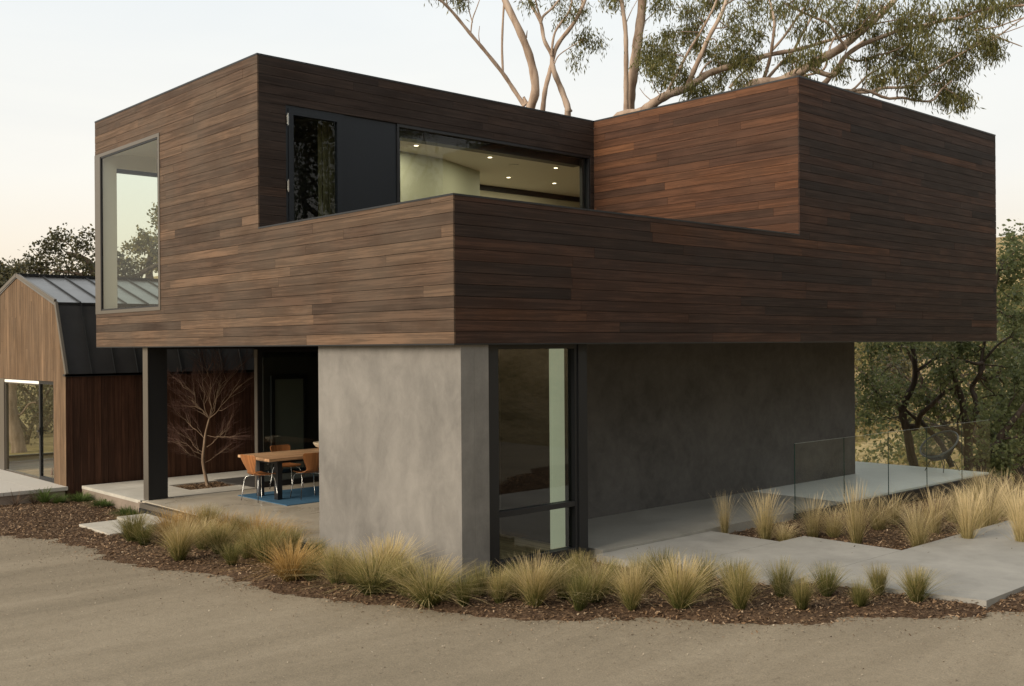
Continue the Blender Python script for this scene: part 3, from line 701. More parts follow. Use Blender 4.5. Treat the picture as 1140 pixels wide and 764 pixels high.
# ------------------------------------------------------------------ furniture
tag(MB().box(1.48, 4.6, 6.22, 7.93, .001, .012).build('rug', M['rug'], org=(3, 7, 0)), 'flat blue rug under the dining table', 'rug')
T = empty('dining_table', (2.6, 7.24, .013), 'pale wooden dining table with thick black legs on the blue rug', 'table')
b = MB()
for k, (y0, y1) in enumerate(((6.70, 7.06), (7.061, 7.42), (7.421, 7.80))): b.box(1.42, 4.0, y0, y1, .70, .745, tint=k*.4)
b.build('tabletop', M['table_wood'], T, bevel=.006)
for x in (1.72, 3.6):
    for y in (6.93, 7.55): MB().box(x-.045, x+.045, y-.06, y+.06, .013, .70).build('leg', M['black'], T)
MB().box(1.70, 3.62, 7.2, 7.28, .60, .699).box(1.68, 1.76, 6.95, 7.53, .62, .699).box(3.56, 3.64, 6.95, 7.53, .62, .699).build('apron', M['black'], T)
def make_chair():
    t = empty('dining_chair', (0, 0, 0), 'bentwood dining chair', 'chair')
    # side profile (x forward, z) and half widths
    prof = [(.20, .435, .19), (.17, .452, .205), (.08, .447, .215), (-.03, .44, .205), (-.11, .445, .17), (-.165, .47, .12), (-.195, .51, .105), (-.215, .57, .125), (-.235, .64, .165), (-.255, .72, .20), (-.268, .775, .205), (-.272, .80, .175)]
    def shell(pr, name):
        b = MB(); nu = 9; th = .011
        for side in (0, 1):
            pass
        grid = []
        for i, (x, z, w) in enumerate(pr):
            row = []
            for k in range(nu):
                s = -1+2*k/(nu-1); up = .018*s*s if z < .5 else 0; fw = .03*s*s if z >= .5 else 0
                row.append(Vector((x+fw, s*w, z+up)))
            grid.append(row)
        for i in range(len(grid)-1):
            for k in range(nu-1):
                a, bb, c, d = grid[i][k], grid[i][k+1], grid[i+1][k+1], grid[i+1][k]
                n = (bb-a).cross(d-a).normalized()*th
                uv = [(p.z-p.x, p.y) for p in (a, bb, c, d)]
                b.face([a, bb, c, d], uv, .4); b.face([d-n, c-n, bb-n, a-n], uv[::-1], .7)
                if k == 0: b.face([a, d, d-n, a-n], uv, .9)
                if k == nu-2: b.face([c, bb, bb-n, c-n], uv, .9)
                if i == 0: b.face([bb, a, a-n, bb-n], uv, .9)
                if i == len(grid)-2: b.face([d, c, c-n, d-n], uv, .9)
        return b.build(name, M['chair_wood'], t)
    shell(prof[:7], 'seat'); shell(prof[6:], 'backrest')
    for sx in (1, -1):
        for sy in (1, -1):
            MB().tube([(.0+sx*.02, sy*.03, .425), (sx*.11, sy*.13, .425), (sx*.155, sy*.17, .405), (sx*.175, sy*.19, .36), (sx*.215, sy*.235, .0)], [.0075]*5, 8).build('leg', M['chrome'], t, smooth_=True)
    return t
ch = make_chair()
ch['label'] = 'brown bentwood chair at the near left end of the table'; ch['group'] = 'bentwood chairs round the dining table'
ch.location = (1.45, 7.08, .013); ch.rotation_euler = (0, 0, R(8))
for (x, y, a, lab) in ((2.22, 6.78, 84, 'brown bentwood chair on the near long side, cut off by the plaster wall'), (2.5, 7.98, -92, 'bentwood chair behind the table with only its back top showing'), (3.25, 6.8, 92, 'bentwood chair on the near long side hidden behind the plaster wall')):
    if x > 3: continue
    c = dup(ch); c.location = (x, y, .013); c.rotation_euler = (0, 0, R(a)); c['label'] = lab
bw = empty('fruit_bowl', (3.08, 7.70, .746), 'cream bowl at the far side of the wooden table top', 'bowl')
prof = [(.05, 0), (.055, .008), (.11, .035), (.15, .085), (.16, .12), (.15, .118), (.10, .045), (.0, .02)]
b = MB(); n = 24
for (r0, z0), (r1, z1) in zip(prof[:-1], prof[1:]):
    for k in range(n):
        a, c = 2*math.pi*k/n, 2*math.pi*(k+1)/n
        b.face([(3.08+r0*math.cos(a), 7.7+r0*math.sin(a), .746+z0), (3.08+r0*math.cos(c), 7.7+r0*math.sin(c), .746+z0), (3.08+r1*math.cos(c), 7.7+r1*math.sin(c), .746+z1), (3.08+r1*math.cos(a), 7.7+r1*math.sin(a), .746+z1)])
b.build('bowl_shell', M['bowl'], bw)
# wire lounge chair on the porch
wc = empty('wire_lounge_chair', (0, 0, 0), 'round black string lounge chair standing on the far end of the porch', 'chair')
rim = []; n = 40
for k in range(n):
    a = 2*math.pi*k/n; x, y = .43*math.cos(a), .40*math.sin(a)
    rim.append(Vector((x*.88+.02, y, .52+.23*(-math.cos(a)) if False else .57-.25*math.cos(a))))
MB().tube(rim+[rim[0]], .018, 8, cap=False).build('rim', mat('grey_rim', (.075, .09, .09), .35), wc, smooth_=True)
b = MB(); cen = Vector((-.08, 0, .26))
ring = [cen+Vector((.10*math.cos(2*math.pi*k/12), .10*math.sin(2*math.pi*k/12), .0)) for k in range(13)]
b.tube(ring, .009, 6, cap=False)
for k in range(72):
    a = 2*math.pi*k/72; p = Vector((.43*math.cos(a)*.88+.02, .40*math.sin(a), .57-.25*math.cos(a))); q = cen+Vector((.10*math.cos(a), .10*math.sin(a), 0))
    m_ = (p*.5+q*.5)+Vector((0, 0, -.06)); b.tube([p, m_, q], .0056, 4, cap=False)
b.build('string_seat', M['cord'], wc)
for (ax, ay) in ((.28, .24), (.28, -.24), (-.32, .2), (-.32, -.2)): MB().tube([(cen.x+ax*.25, ay*.3, .27), (cen.x+ax*.6, ay*.8, .2), (cen.x+ax, ay, 0)], .009, 6).build('leg', M['cord'], wc, smooth_=True)
wc.location = (13.48, .80, 0); wc.rotation_euler = (0, 0, R(168)); wc.scale = (.92, .92, .98)

# ------------------------------------------------------------------ trees
def wig(p, q, k, amp, r):
    out = [p]; d = (q-p); L = d.length
    for i in range(1, k):
        out.append(p+d*(i/k)+Vector((r.gauss(0, amp*L), r.gauss(0, amp*L), r.gauss(0, amp*L))))
    out.append(q); return out
def spline(pts, n=5):
    out = []; P_ = [pts[0]]+pts+[pts[-1]]
    for i in range(1, len(P_)-2):
        a, b, c, d = P_[i-1:i+3]
        for k in range(n):
            t = k/n; out.append(.5*((2*b)+(c-a)*t+(2*a-5*b+4*c-d)*t*t+(3*b-a-3*c+d)*t**3))
    out.append(pts[-1]); return out
def leaf_quads(cen, g, size, asp, droop):
    N = len(cen); L = size*g.uniform(.6, 1.3, N)[:, None]; W = L*asp
    u = g.normal(0, 1, (N, 3)); u[:, 2] -= droop; u /= np.linalg.norm(u, axis=1)[:, None]
    v = np.cross(u, g.normal(0, 1, (N, 3))); v /= np.linalg.norm(v, axis=1)[:, None]
    return np.stack([cen, cen+u*L*.45+v*W*.5, cen+u*L, cen+u*L*.45-v*W*.5], 1)
def grow(root, limbs, clumps, leafmat, barkmat, twigmat, leaf=(.13, .2, 2.0), nleaf=260, seed=1, subs=7, depth_j=1.0):
    """limbs: (points, r0, r1); clumps: (centre, radius). twigs tie every clump to its nearest limb, leaves hang from the twigs"""
    r = random.Random(seed); g = np.random.default_rng(seed)
    tb = MB(); nodes = []
    for pts, r0, r1 in limbs:
        sp = spline([Vector(p) for p in pts], 5); m = len(sp)
        rr = [(r0+(r1-r0)*(i/(m-1)))*(1+.07*math.sin(i*1.7+r0*90)) for i in range(m)]
        tb.tube(sp, rr, 10 if r0 > .04 else 7); nodes += [(q, x) for q, x in zip(sp, rr)]
    tw = tb; cents = []; tb.split = (len(tb.f), twigmat)
    for c, rad in clumps:
        q, qr = min(nodes, key=lambda n_: (n_[0]-c).length)
        main = spline(wig(q, c, 3, .06, r), 3); r0 = min(qr*.6, .012+.02*rad)
        tw.tube(main, [r0*(1-.6*i/(len(main)-1)) for i in range(len(main))], 5, cap=False)
        for k in range(subs):
            s = main[r.randrange(len(main)//2, len(main))]
            v = Vector((r.gauss(0, 1), r.gauss(0, 1), r.gauss(0, .8))); v.normalize(); v *= rad*r.uniform(.35, 1.0)
            e_ = c+v; t_ = wig(s, e_, 3, .07, r); tw.tube(t_, [r0*.45, r0*.35, r0*.25, .003], 4, cap=False)
            n_ = int(nleaf/subs*r.uniform(.5, 1.5)); al = g.uniform(.3, 1.05, n_)
            base = np.array(s)[None]+(np.array(e_)-np.array(s))[None]*al[:, None]
            cents.append(base+g.normal(0, .10+rad*.13, (n_, 3)))
    if clumps:
        cen = np.concatenate(cents); low = g.beta(2, 2.2, len(cen))
        V_ = leaf_quads(cen, g, *leaf)
        o_ = tuple(ORG[root.name]); quads('foliage', V_, low, leafmat, root, org=o_)
    tb.build('trunk', barkmat, root, smooth_=True)
def tree(name, base, label, group=None, cat='tree'): return empty(name, base, label, cat, group)
def L_(pxs, depth, r0, r1, dj=0, seed=0):
    rr = random.Random(seed+int(pxs[0][0])); out = []
    dd = 0
    for x, y in pxs:
        out.append(P(x, y, depth+dd)); dd += rr.uniform(-dj, dj)
    k = depth/F_PX; return (out, r0*k, r1*k)
def down(limb, z=-.6, dx=0, to=None):
    pts, a, b_ = limb; p = pts[0]; tg = (p-pts[1]).normalized(); e = p+tg*1.1
    if to is not None: return ([to, to*.5+e*.5+Vector((0, 0, .8)), e, p]+pts[1:], a*1.3, b_)
    return ([Vector((e.x+dx, e.y, z)), Vector((e.x+dx*.6, e.y, (e.z+z)/2)), e, p]+pts[1:], a*1.3, b_)
D1, D2, D3 = 27, 25, 24
def C_(lst, depth, dj, seed):
    rr = random.Random(seed); return [(P(x, y, depth+rr.uniform(-dj, dj)), rad*depth/F_PX) for x, y, rad in lst]
def at_base(px, depth, dx=0):
    p = P(px, 300, depth); return Vector((p.x+dx, p.y, -.6))
# tree one: forked, left
t = tree('gum_tree', at_base(590, D1), 'bare pale gum tree with a thick curved trunk and a thin limb reaching left', 'gum trees behind the house')
limbs = [down(L_([(589, 125), (596, 100), (591, 68), (580, 38), (562, 0), (548, -40)], D1, 5.0, 3.2, .3)),
         L_([(584, 118), (572, 100), (560, 82), (540, 57), (523, 37), (505, 15), (490, 0), (470, -14)], D1, 2.6, 1.3, .3),
         L_([(560, 82), (559, 50), (561, 7), (565, -20)], D1, 1.4, 1.1, .1), L_([(524, 38), (526, 22), (531, 8), (536, -6)], D1, .9, .4, .1), L_([(526, 25), (522, 10), (521, -10)], D1, .7, .4, .1),
         L_([(535, 52), (533, 40), (534, 29)], D1, .6, .3), L_([(586, 42), (587, 34)], D1, 1.0, .3), L_([(498, 8), (496, -5), (490, -20)], D1, .9, .5)]
limbs.append(([P(586, 116, D1), P(583, 108, D1)], .06, .03)); limbs.append(([P(592, 118, D1), P(597, 111, D1)], .06, .02))
grow(t, limbs, C_([(503, -8, 14), (514, 1, 7), (484, -12, 14), (560, -34, 20)], D1, .5, 3), M['eleaf'], M['gum_bark'], M['twig_bark'], seed=4, nleaf=240)
# tree two
t = tree('gum_tree', at_base(633, D1-.6), 'slender gum tree with crossing brown limbs and small leaf sprays over the roof', 'gum trees behind the house')
limbs = [down(L_([(632, 129), (632, 120), (625, 100), (617, 80), (615, 66), (622, 48), (638, 27), (650, 4), (656, -20)], D1-.6, 3.6, 1.6, .2)),
         down(L_([(604, 124), (607, 100), (612, 80), (615, 64), (606, 45), (602, 25), (593, 8), (586, -8)], D1-.6, 2.6, 1.6, .2)),
         L_([(602, 26), (605, 18), (616, 8), (628, -8)], D1-.6, 1.7, 1.0, .1), L_([(603, 22), (597, 5), (596, -14)], D1-.6, 1.2, .8), L_([(614, 62), (618, 36), (634, 12), (638, -12)], D1-.6, 1.5, .9, .1), L_([(641, 20), (648, 8), (646, -14)], D1-.6, 1.3, .7, .1),
         L_([(617, 72), (622, 62), (636, 52), (648, 45)], D1-.6, .8, .4), L_([(634, 124), (637, 123)], D1-.6, 2.0, 1.2)]
grow(t, limbs, C_([(640, 68, 9), (646, 44, 7), (655, 46, 8), (666, 48, 8), (652, 36, 7), (627, 22, 8), (634, 14, 8), (648, 12, 7), (622, 2, 10), (640, -8, 16), (610, -12, 14), (590, 2, 6)], D1-.6, .4, 5), M['eleaf'], M['gum_bark'], M['twig_bark'], seed=6, nleaf=150, leaf=(.13, .2, 2.2))
# tree three: straight trunk pair
t = tree('gum_tree', at_base(700, D2), 'straight pale gum tree trunk beside a thin dark stem', 'gum trees behind the house')
limbs = [down(L_([(700, 127), (702, 100), (706, 75), (710, 45), (714, 15), (717, -25)], D2, 5.6, 4.6, .1)), down(L_([(697, 128), (697, 90), (697, 55), (696, 30), (692, 0), (690, -25)], D2-.3, 2.6, 2.1, .1)),
         L_([(697, 26), (703, 12), (712, -4)], D2-.3, .6, .3), L_([(712, 30), (722, 20), (728, 14), (735, 5)], D2, .7, .3)]
grow(t, limbs, C_([(735, -2, 10), (744, 3, 8), (730, 8, 6), (688, 2, 5), (676, -2, 6), (725, -14, 20)], D2, .5, 8), M['eleaf'], M['gum_bark'], M['twig_bark'], seed=9, nleaf=150)
# tree four: leaning over, centre right
t = tree('gum_tree', at_base(712, D3, -.3), 'leaning gum tree with long pale limbs spreading right from behind the roof corner', 'gum trees behind the house')
limbs = [down(L_([(716, 124), (728, 115), (745, 105), (767, 97), (785, 84), (800, 78), (820, 72), (842, 65), (862, 60), (889, 55), (920, 46), (949, 38)], D3, 5.0, 1.6, .2), dx=-.3),
         L_([(765, 97), (772, 80), (782, 58), (790, 40), (802, 18), (812, -8)], D3, 3.0, 2.0, .2), L_([(743, 102), (756, 78), (768, 55), (780, 36), (793, 12), (800, -6)], D3, 1.8, 1.1, .2),
         L_([(775, 92), (784, 75), (792, 68)], D3, 1.4, .6), L_([(812, 98), (822, 86), (834, 76), (848, 66)], D3, 1.4, .8), L_([(730, 116), (718, 106), (712, 98)], D3, .6, .3), L_([(738, 110), (728, 96), (724, 80)], D3, .7, .3)]
grow(t, limbs, C_([(722, 50, 11), (732, 60, 13), (742, 56, 12), (728, 76, 11), (740, 84, 10), (718, 66, 6), (748, 70, 8), (760, 38, 13), (772, 28, 12), (766, 12, 12), (778, 50, 10), (796, 62, 12), (812, 52, 14), (822, 40, 14), (832, 56, 11), (806, 72, 9), (820, 20, 16), (838, 14, 16), (845, 36, 10), (760, 84, 7), (772, 100, 7), (786, 100, 8), (800, 92, 7), (828, 90, 6), (850, -6, 18), (800, 2, 12), (820, 66, 8), (838, 70, 6), (742, 40, 6), (786, 6, 12)], D3, 1.2, 12), M['eleaf'], M['gum_bark'], M['twig_bark'], seed=13, nleaf=420, leaf=(.12, .2, 2.0))
# tree five: big right canopy
t = tree('gum_tree', (P(892, 300, D3-1).x, P(892, 300, D3-1).y, -.6), 'broad gum tree with golden limbs and dense drooping foliage over the right box', 'gum trees behind the house')
q = D3-1; BB = P(892, 300, q); BB.z = -.6
limbs = [down(L_([(872, 90), (892, 79), (912, 67), (934, 55), (950, 42), (967, 28), (982, 14), (996, 0), (1010, -20)], q, 5.2, 3.0, .2), to=BB),
         L_([(900, 75), (928, 84), (940, 64), (960, 50), (985, 40), (1009, 31), (1030, 28), (1053, 22), (1070, 20), (1090, 12), (1115, 8), (1140, 6), (1165, 2)], q, 3.0, 1.0, .1),
         down(L_([(919, 92), (932, 76), (944, 60), (962, 46)], q+.5, 3.4, 1.8, .1), to=BB), L_([(940, 62), (955, 68), (975, 62), (991, 58), (1010, 50)], q+.3, 1.5, .8),
         down(L_([(849, 92), (856, 70), (860, 48), (862, 24), (857, 0), (855, -15)], q+1.5, 2.0, 1.2, .2), to=BB), down(L_([(852, 90), (868, 72), (882, 58), (892, 40), (902, 22), (914, 0)], q+1.5, 1.8, 1.1, .2), to=BB),
         L_([(858, 58), (872, 42), (886, 22), (900, 2), (906, -10)], q+1.5, 1.6, 1.0, .2), L_([(872, 3), (890, 12), (908, 20), (922, 26), (932, 40), (943, 54)], q-.4, 1.2, 1.6, .1),
         down(L_([(952, 98), (966, 84), (980, 76), (993, 66), (1004, 56)], q+.8, 1.3, .8, .1), to=BB), down(L_([(966, 103), (985, 98), (1009, 97), (1024, 88), (1036, 80), (1053, 70), (1070, 60), (1085, 52), (1100, 46)], q+.3, 1.6, .8, .1), to=BB),
         down(L_([(990, 110), (1005, 109), (1020, 112), (1038, 112), (1048, 100), (1060, 90)], q, 1.6, .8, .1), to=BB), L_([(1009, 97), (1030, 96), (1048, 92)], q+.3, .8, .4),
         L_([(1085, 34), (1110, 30), (1124, 25), (1145, 18)], q, .9, .7), L_([(1095, 52), (1112, 40), (1128, 28), (1146, 16)], q, .9, .6), L_([(1105, 40), (1120, 36), (1142, 28)], q, .7, .4), L_([(1112, 42), (1125, 47), (1138, 52)], q, .9, .5), L_([(1085, 50), (1100, 42), (1112, 42)], q, .9, .9),
         L_([(888, 86), (916, 78), (922, 60), (928, 44), (948, 20), (958, -4)], q+.7, 1.4, .8, .2), L_([(963, 100), (965, 82), (963, 62)], q, .5, .3)]
cl = [(880, 66, 9), (892, 60, 8), (905, 62, 7), (868, 14, 14), (885, 4, 16), (905, 4, 16), (925, 10, 15), (940, 26, 10), (890, 34, 10), (912, 36, 9), (945, 4, 16), (962, 10, 14), (975, 40, 12), (985, 52, 15), (1000, 62, 13), (1010, 48, 15), (1022, 60, 14), (1035, 48, 14), (1045, 58, 12), (1000, 78, 12), (1015, 82, 12), (985, 82, 9), (976, 92, 7), (1030, 78, 11), (1042, 88, 9), (1055, 98, 8), (1050, 112, 7), (1064, 80, 9), (1078, 72, 9), (1075, 50, 13), (1090, 40, 14), (1098, 52, 12), (1108, 46, 9), (1105, 60, 7), (1085, 22, 12), (1100, 12, 14), (1120, 10, 10), (1065, 34, 14), (1060, 10, 18), (1040, 16, 18), (1020, 14, 18), (1000, 20, 17), (985, 4, 18), (1030, 34, 14), (1008, 32, 14), (1075, 4, 18), (1100, -6, 16), (1132, 0, 10), (1030, -8, 22), (960, 24, 10), (1072, 115, 6), (1066, 106, 5), (938, 78, 6), (896, 92, 5), (970, 66, 8), (1018, 100, 7), (1060, 66, 10)]
cl = [(x, y, r_) for x, y, r_ in cl]
grow(t, limbs, C_(cl, q, 1.5, 22), M['eleaf'], M['gum_bark'], M['twig_bark'], seed=23, nleaf=360, leaf=(.13, .19, 2.4), subs=8)

# oaks
def oak_proto(seed, h=9, spread=4.5, leafm='oleaf', ncl=38, nleaf=230, leaf=(.12, .6, .2), label='', name='oak_tree', base=(0, 0, 0)):
    r = random.Random(seed); root = empty(name, base, label, 'tree', None); B0 = Vector(base)
    limbs = []; th = h*.26
    top = B0+Vector((r.uniform(-.4, .4), r.uniform(-.4, .4), th)); limbs.append(([B0, (B0+top)/2+Vector((r.uniform(-.2, .2), 0, 0)), top], .24, .18)); ends = []
    for k in range(5):
        a = 2*math.pi*k/5+r.uniform(-.4, .4); L = spread*r.uniform(.6, 1)
        m1 = top+Vector((math.cos(a)*L*.4, math.sin(a)*L*.4, h*.18)); m2 = top+Vector((math.cos(a+.3)*L*.8, math.sin(a+.3)*L*.8, h*r.uniform(.25, .5)))
        limbs.append(([top, m1, m2], .14, .04)); ends.append(m2)
        for j in range(2):
            a2 = a+r.uniform(-1.1, 1.1); m3 = m1+Vector((math.cos(a2)*L*.4, math.sin(a2)*L*.4, h*r.uniform(.05, .35))); limbs.append(([m1, (m1+m3)/2+Vector((0, 0, .2)), m3], .07, .02))
    cl = []
    for k in range(ncl):
        a = r.uniform(0, 2*math.pi); rad = spread*math.sqrt(r.random()); z = h*(.40+.52*(1-(rad/spread)**2)*r.random()**.5+.10*r.random())
        cl.append((B0+Vector((math.cos(a)*rad, math.sin(a)*rad, z)), r.uniform(.55, 1.05)*spread/4.5))
    grow(root, limbs, cl, M[leafm], M['oak_bark'], M['oak_bark'], leaf=leaf, nleaf=nleaf, seed=seed, subs=6)
    return root
# hand placed oaks beyond the porch
DQ = 27
b1 = P(1022, 530, DQ); b1.z = -4
t = tree('oak_tree', b1, 'dark forked oak seen through the glass balustrade left of the string chair', 'oaks beyond the porch')
lim = [([b1, P(1020, 540, DQ), P(1014, 505, DQ), P(1010, 480, DQ), P(1005, 463, DQ), P(1007, 448, DQ), P(1018, 425, DQ), P(1018, 400, DQ), P(1015, 380, DQ), P(1010, 340, DQ)], .13, .045),
       L_([(1011, 475), (1020, 476), (1025, 462), (1038, 450), (1048, 440), (1060, 432), (1078, 420)], DQ, 3.6, 1.2, .4), L_([(1005, 460), (995, 450), (985, 446), (970, 430)], DQ, 2.2, 1.0, .3), L_([(1018, 415), (1028, 408), (1040, 400), (1056, 396), (1070, 400)], DQ, 2.0, .9, .3),
       L_([(1022, 470), (1008, 456), (998, 448)], DQ, 1.6, 1), L_([(1022, 466), (1035, 480), (1048, 495), (1060, 520)], DQ+1, 2.6, 3.2, .3)]
cl = [(x+rnd.uniform(-5, 5), y+rnd.uniform(-4, 4), rnd.uniform(14, 22)) for x, y in ((965, 392), (985, 388), (1005, 388), (1030, 386), (1050, 390), (968, 422), (980, 435), (960, 445), (975, 455), (998, 432), (1010, 440), (1040, 425), (1052, 418), (1060, 440), (1035, 445), (985, 412), (1062, 410), (1020, 372), (990, 370), (1045, 372), (965, 372), (1065, 385), (1045, 460), (965, 468))]
grow(t, lim, C_(cl, DQ, 1.5, 31), M['oleaf'], M['oak_bark'], M['oak_bark'], seed=31, leaf=(.115, .6, .2), nleaf=190)
b2 = P(1079, 530, DQ-1); b2.z = -4
t = tree('oak_tree', b2, 'twin stemmed oak rising right behind the string chair', 'oaks beyond the porch')
lim = [([b2, P(1078, 520, DQ-1), P(1078, 490, DQ-1), P(1074, 465, DQ-1), P(1070, 442, DQ-1), P(1064, 425, DQ-1), P(1058, 400, DQ-1)], .12, .05), L_([(1078, 488), (1084, 465), (1086, 445), (1082, 432), (1092, 415), (1094, 405), (1086, 405), (1075, 402)], DQ-1, 3.4, 1.5, .3),
       L_([(1090, 420), (1096, 380), (1105, 340), (1112, 300)], DQ-1, 2.2, 1.0, .4), L_([(1070, 460), (1066, 470), (1068, 485)], DQ-1, 1.2, 1.0), L_([(1093, 405), (1110, 385), (1125, 375)], DQ-1, 1.6, .8, .3)]
cl = [(x+rnd.uniform(-5, 5), y+rnd.uniform(-4, 4), rnd.uniform(14, 22)) for x, y in ((1080, 390), (1100, 392), (1118, 398), (1132, 410), (1105, 420), (1120, 430), (1100, 440), (1135, 440), (1112, 455), (1128, 370), (1118, 345), (1132, 330), (1122, 310), (1138, 300), (1120, 285), (1136, 272), (1128, 352), (1145, 350), (1150, 390), (1094, 460), (1072, 378), (1148, 320), (1146, 285), (1125, 262))]
grow(t, lim, C_(cl, DQ-1, 1.6, 33), M['oleaf'], M['oak_bark'], M['oak_bark'], seed=33, leaf=(.115, .6, .2), nleaf=215)
b3 = P(1100, 540, DQ-4); b3.z = -3.5
t = tree('oak_tree', b3, 'leaning oak with a slanting limb at the right edge behind the tall grasses', 'oaks beyond the porch')
lim = [([b3, P(1092, 530, DQ-4), P(1100, 508, DQ-4), P(1110, 492, DQ-4), P(1122, 475, DQ-4), P(1133, 462, DQ-4), P(1145, 445, DQ-4)], .11, .05), L_([(1075, 516), (1090, 507), (1108, 502), (1125, 508), (1142, 504)], DQ-4, 2.4, 1.6, .1),
       L_([(1112, 490), (1122, 488), (1135, 486), (1145, 480)], DQ-4, 1.6, .8), L_([(1113, 488), (1122, 475), (1118, 462), (1130, 440)], DQ-3.7, 1.0, .6)]
cl = [(x+rnd.uniform(-4, 4), y+rnd.uniform(-4, 4), rnd.uniform(10, 16)) for x, y in ((1110, 470), (1125, 455), (1140, 440), (1138, 470), (1146, 490), (1100, 482), (1150, 425), (1132, 420), (1120, 492), (1146, 400), (1110, 512), (1120, 518), (1100, 516), (1132, 506), (1116, 502), (1095, 498))]
grow(t, lim, C_(cl, DQ-4, 1.0, 35), M['oleaf'], M['oak_bark'], M['oak_bark'], seed=35, leaf=(.10, .6, .2), nleaf=260)

protos = [oak_proto(101, 8.5, 4.6), oak_proto(102, 9.5, 5.2, leafm='dleaf', nleaf=300), oak_proto(103, 7.2, 4.4, leafm='bleaf')]
spots = []   # (px, depth, rise of base, scale, proto, label)
spots += [(1130, 35, 0, 1.15, 1, 'tallest oak at the right edge of the photo beside the timber box'),
                    (1150, 58, 0, 1.2, 2, 'yellowish tree on the hill at the right edge'), (970, 62, 0, .7, 2, 'yellowish shrub like oak on the slope beside the wall end'),
          (1020, 72, 0, .8, 2, 'oak high on the slope behind the forked oak'), (1180, 32, 0, 1.2, 0, 'dark oak cut off by the right edge of the photo')]
ol = []
used = set()
for px, d_, rise, s, k, lab in spots:
    o = protos[k] if k not in used else dup(protos[k]); used.add(k)
    p = P(px, 384, d_); o.location = (p.x, p.y, float(gz(p.x, p.y))-.2); o.rotation_euler = (0, 0, rnd.uniform(0, 6)); o.scale = (s, s, s)
    o['label'] = lab; o['group'] = 'oaks on the slope at the right'
D7 = 40
b7 = P(4, 384, D7); b7.z = -.8
t = tree('oak_tree', b7, 'dark dense tree at the far left edge behind the barn ridge', 'trees behind the barn')
grow(t, [([b7, P(3, 350, D7), P(6, 320, D7), P(8, 300, D7)], .25, .06)], C_([(x+rnd.uniform(-2, 2), y+rnd.uniform(-2, 2), rnd.uniform(8, 12)) for x, y in ((-12, 305), (-4, 297), (4, 302), (12, 301), (20, 305), (-8, 315), (2, 314), (12, 312), (22, 312), (-16, 318), (6, 324), (-4, 328), (16, 322))], D7, 1.2, 47), M['dleaf'], M['oak_bark'], M['oak_bark'], seed=47, leaf=(.13, .6, .2), nleaf=200, subs=6)
# left oak behind the barn, loose outline
D4 = 34
b4 = P(120, 384, D4); b4.z = -.8
t = tree('oak_tree', b4, 'loose open oak crown rising behind the barn roof and seen through the corner window', 'trees behind the barn')
lim = [([b4, P(118, 345, D4), P(110, 315, D4), P(104, 300, D4), P(92, 288, D4), P(75, 282, D4)], .3, .06), L_([(112, 318), (130, 312), (150, 308), (165, 300), (178, 294), (195, 290)], D4, 3.6, 1.8, .3), L_([(106, 302), (112, 285), (108, 270), (102, 260)], D4, 1.8, .7, .3),
       L_([(108, 312), (92, 306), (70, 302), (50, 300)], D4, 2.0, .8, .3), L_([(92, 288), (80, 275), (70, 268)], D4, 1.2, .5, .3), L_([(140, 310), (138, 298), (132, 288)], D4, 1.4, .6)]
cl = [(x+rnd.uniform(-3, 3), y+rnd.uniform(-3, 3), rnd.uniform(7, 11)) for x, y in ((102, 262), (96, 275), (85, 268), (74, 266), (63, 262), (62, 275), (50, 272), (44, 280), (34, 290), (28, 302), (45, 296), (58, 290), (72, 282), (84, 286), (95, 292), (70, 298), (86, 302), (100, 305), (40, 306), (58, 306), (108, 282), (118, 292), (128, 285), (135, 296), (122, 305), (138, 308), (118, 318), (130, 322), (145, 300), (48, 300), (104, 318), (90, 316), (76, 308), (120, 300), (128, 312), (142, 316), (152, 310), (140, 325), (118, 308), (150, 322), (122, 328), (30, 310), (20, 300), (95, 318))]
grow(t, lim, C_(cl, D4, 1.2, 41), M['dleaf'], M['oak_bark'], M['oak_bark'], seed=41, leaf=(.12, .6, .2), nleaf=120, subs=6)
D5 = 46
b5 = P(168, 384, D5); b5.z = -.8
t = tree('oak_tree', b5, 'pale distant tree seen through the upper part of the corner window', 'trees behind the barn')
cl = [(x+rnd.uniform(-3, 3), y+rnd.uniform(-3, 3), rnd.uniform(7, 11)) for x, y in ((150, 268), (160, 262), (170, 265), (180, 270), (146, 280), (158, 278), (170, 280), (182, 284), (190, 275), (142, 292), (155, 292), (168, 294), (180, 298), (176, 236), (180, 246), (184, 238))]
grow(t, [([b5, P(168, 340, D5), P(166, 300, D5), P(170, 270, D5)], .3, .08)], C_(cl, D5, 1.2, 43), M['bleaf'], M['oak_bark'], M['oak_bark'], seed=43, leaf=(.17, .6, .2), nleaf=150, subs=5)
# trunk seen through the barn
b6 = P(20, 512, 31); b6.z = -.7
t = tree('gum_tree', b6, 'pale rough tree trunk seen through the glass of the barn gable', 'trees behind the barn')
lim = [([b6, P(21, 500, 31), P(14, 470, 31), P(11, 445, 31), P(12, 420, 31), P(14, 380, 31)], .22, .16), L_([(12, 455), (22, 462), (32, 450), (40, 448)], 31, 1.5, .7)]
grow(t, lim, [], M['eleaf'], M['twig_bark'], M['twig_bark'], seed=51)
for px, d_, s, k, lab in ((4, 36, .8, 1, 'dark oak filling the left of the barn glass'), (38, 35, .8, 1, 'dark oak filling the right of the barn glass'), (58, 40, .9, 1, 'dark oak deeper behind the barn door glass')):
    o = dup(protos[k]); p = P(px, 384, d_); o.location = (p.x, p.y, -3.9); o.scale = (s, s, s*1.1); o['label'] = lab; o['group'] = 'trees behind the barn'
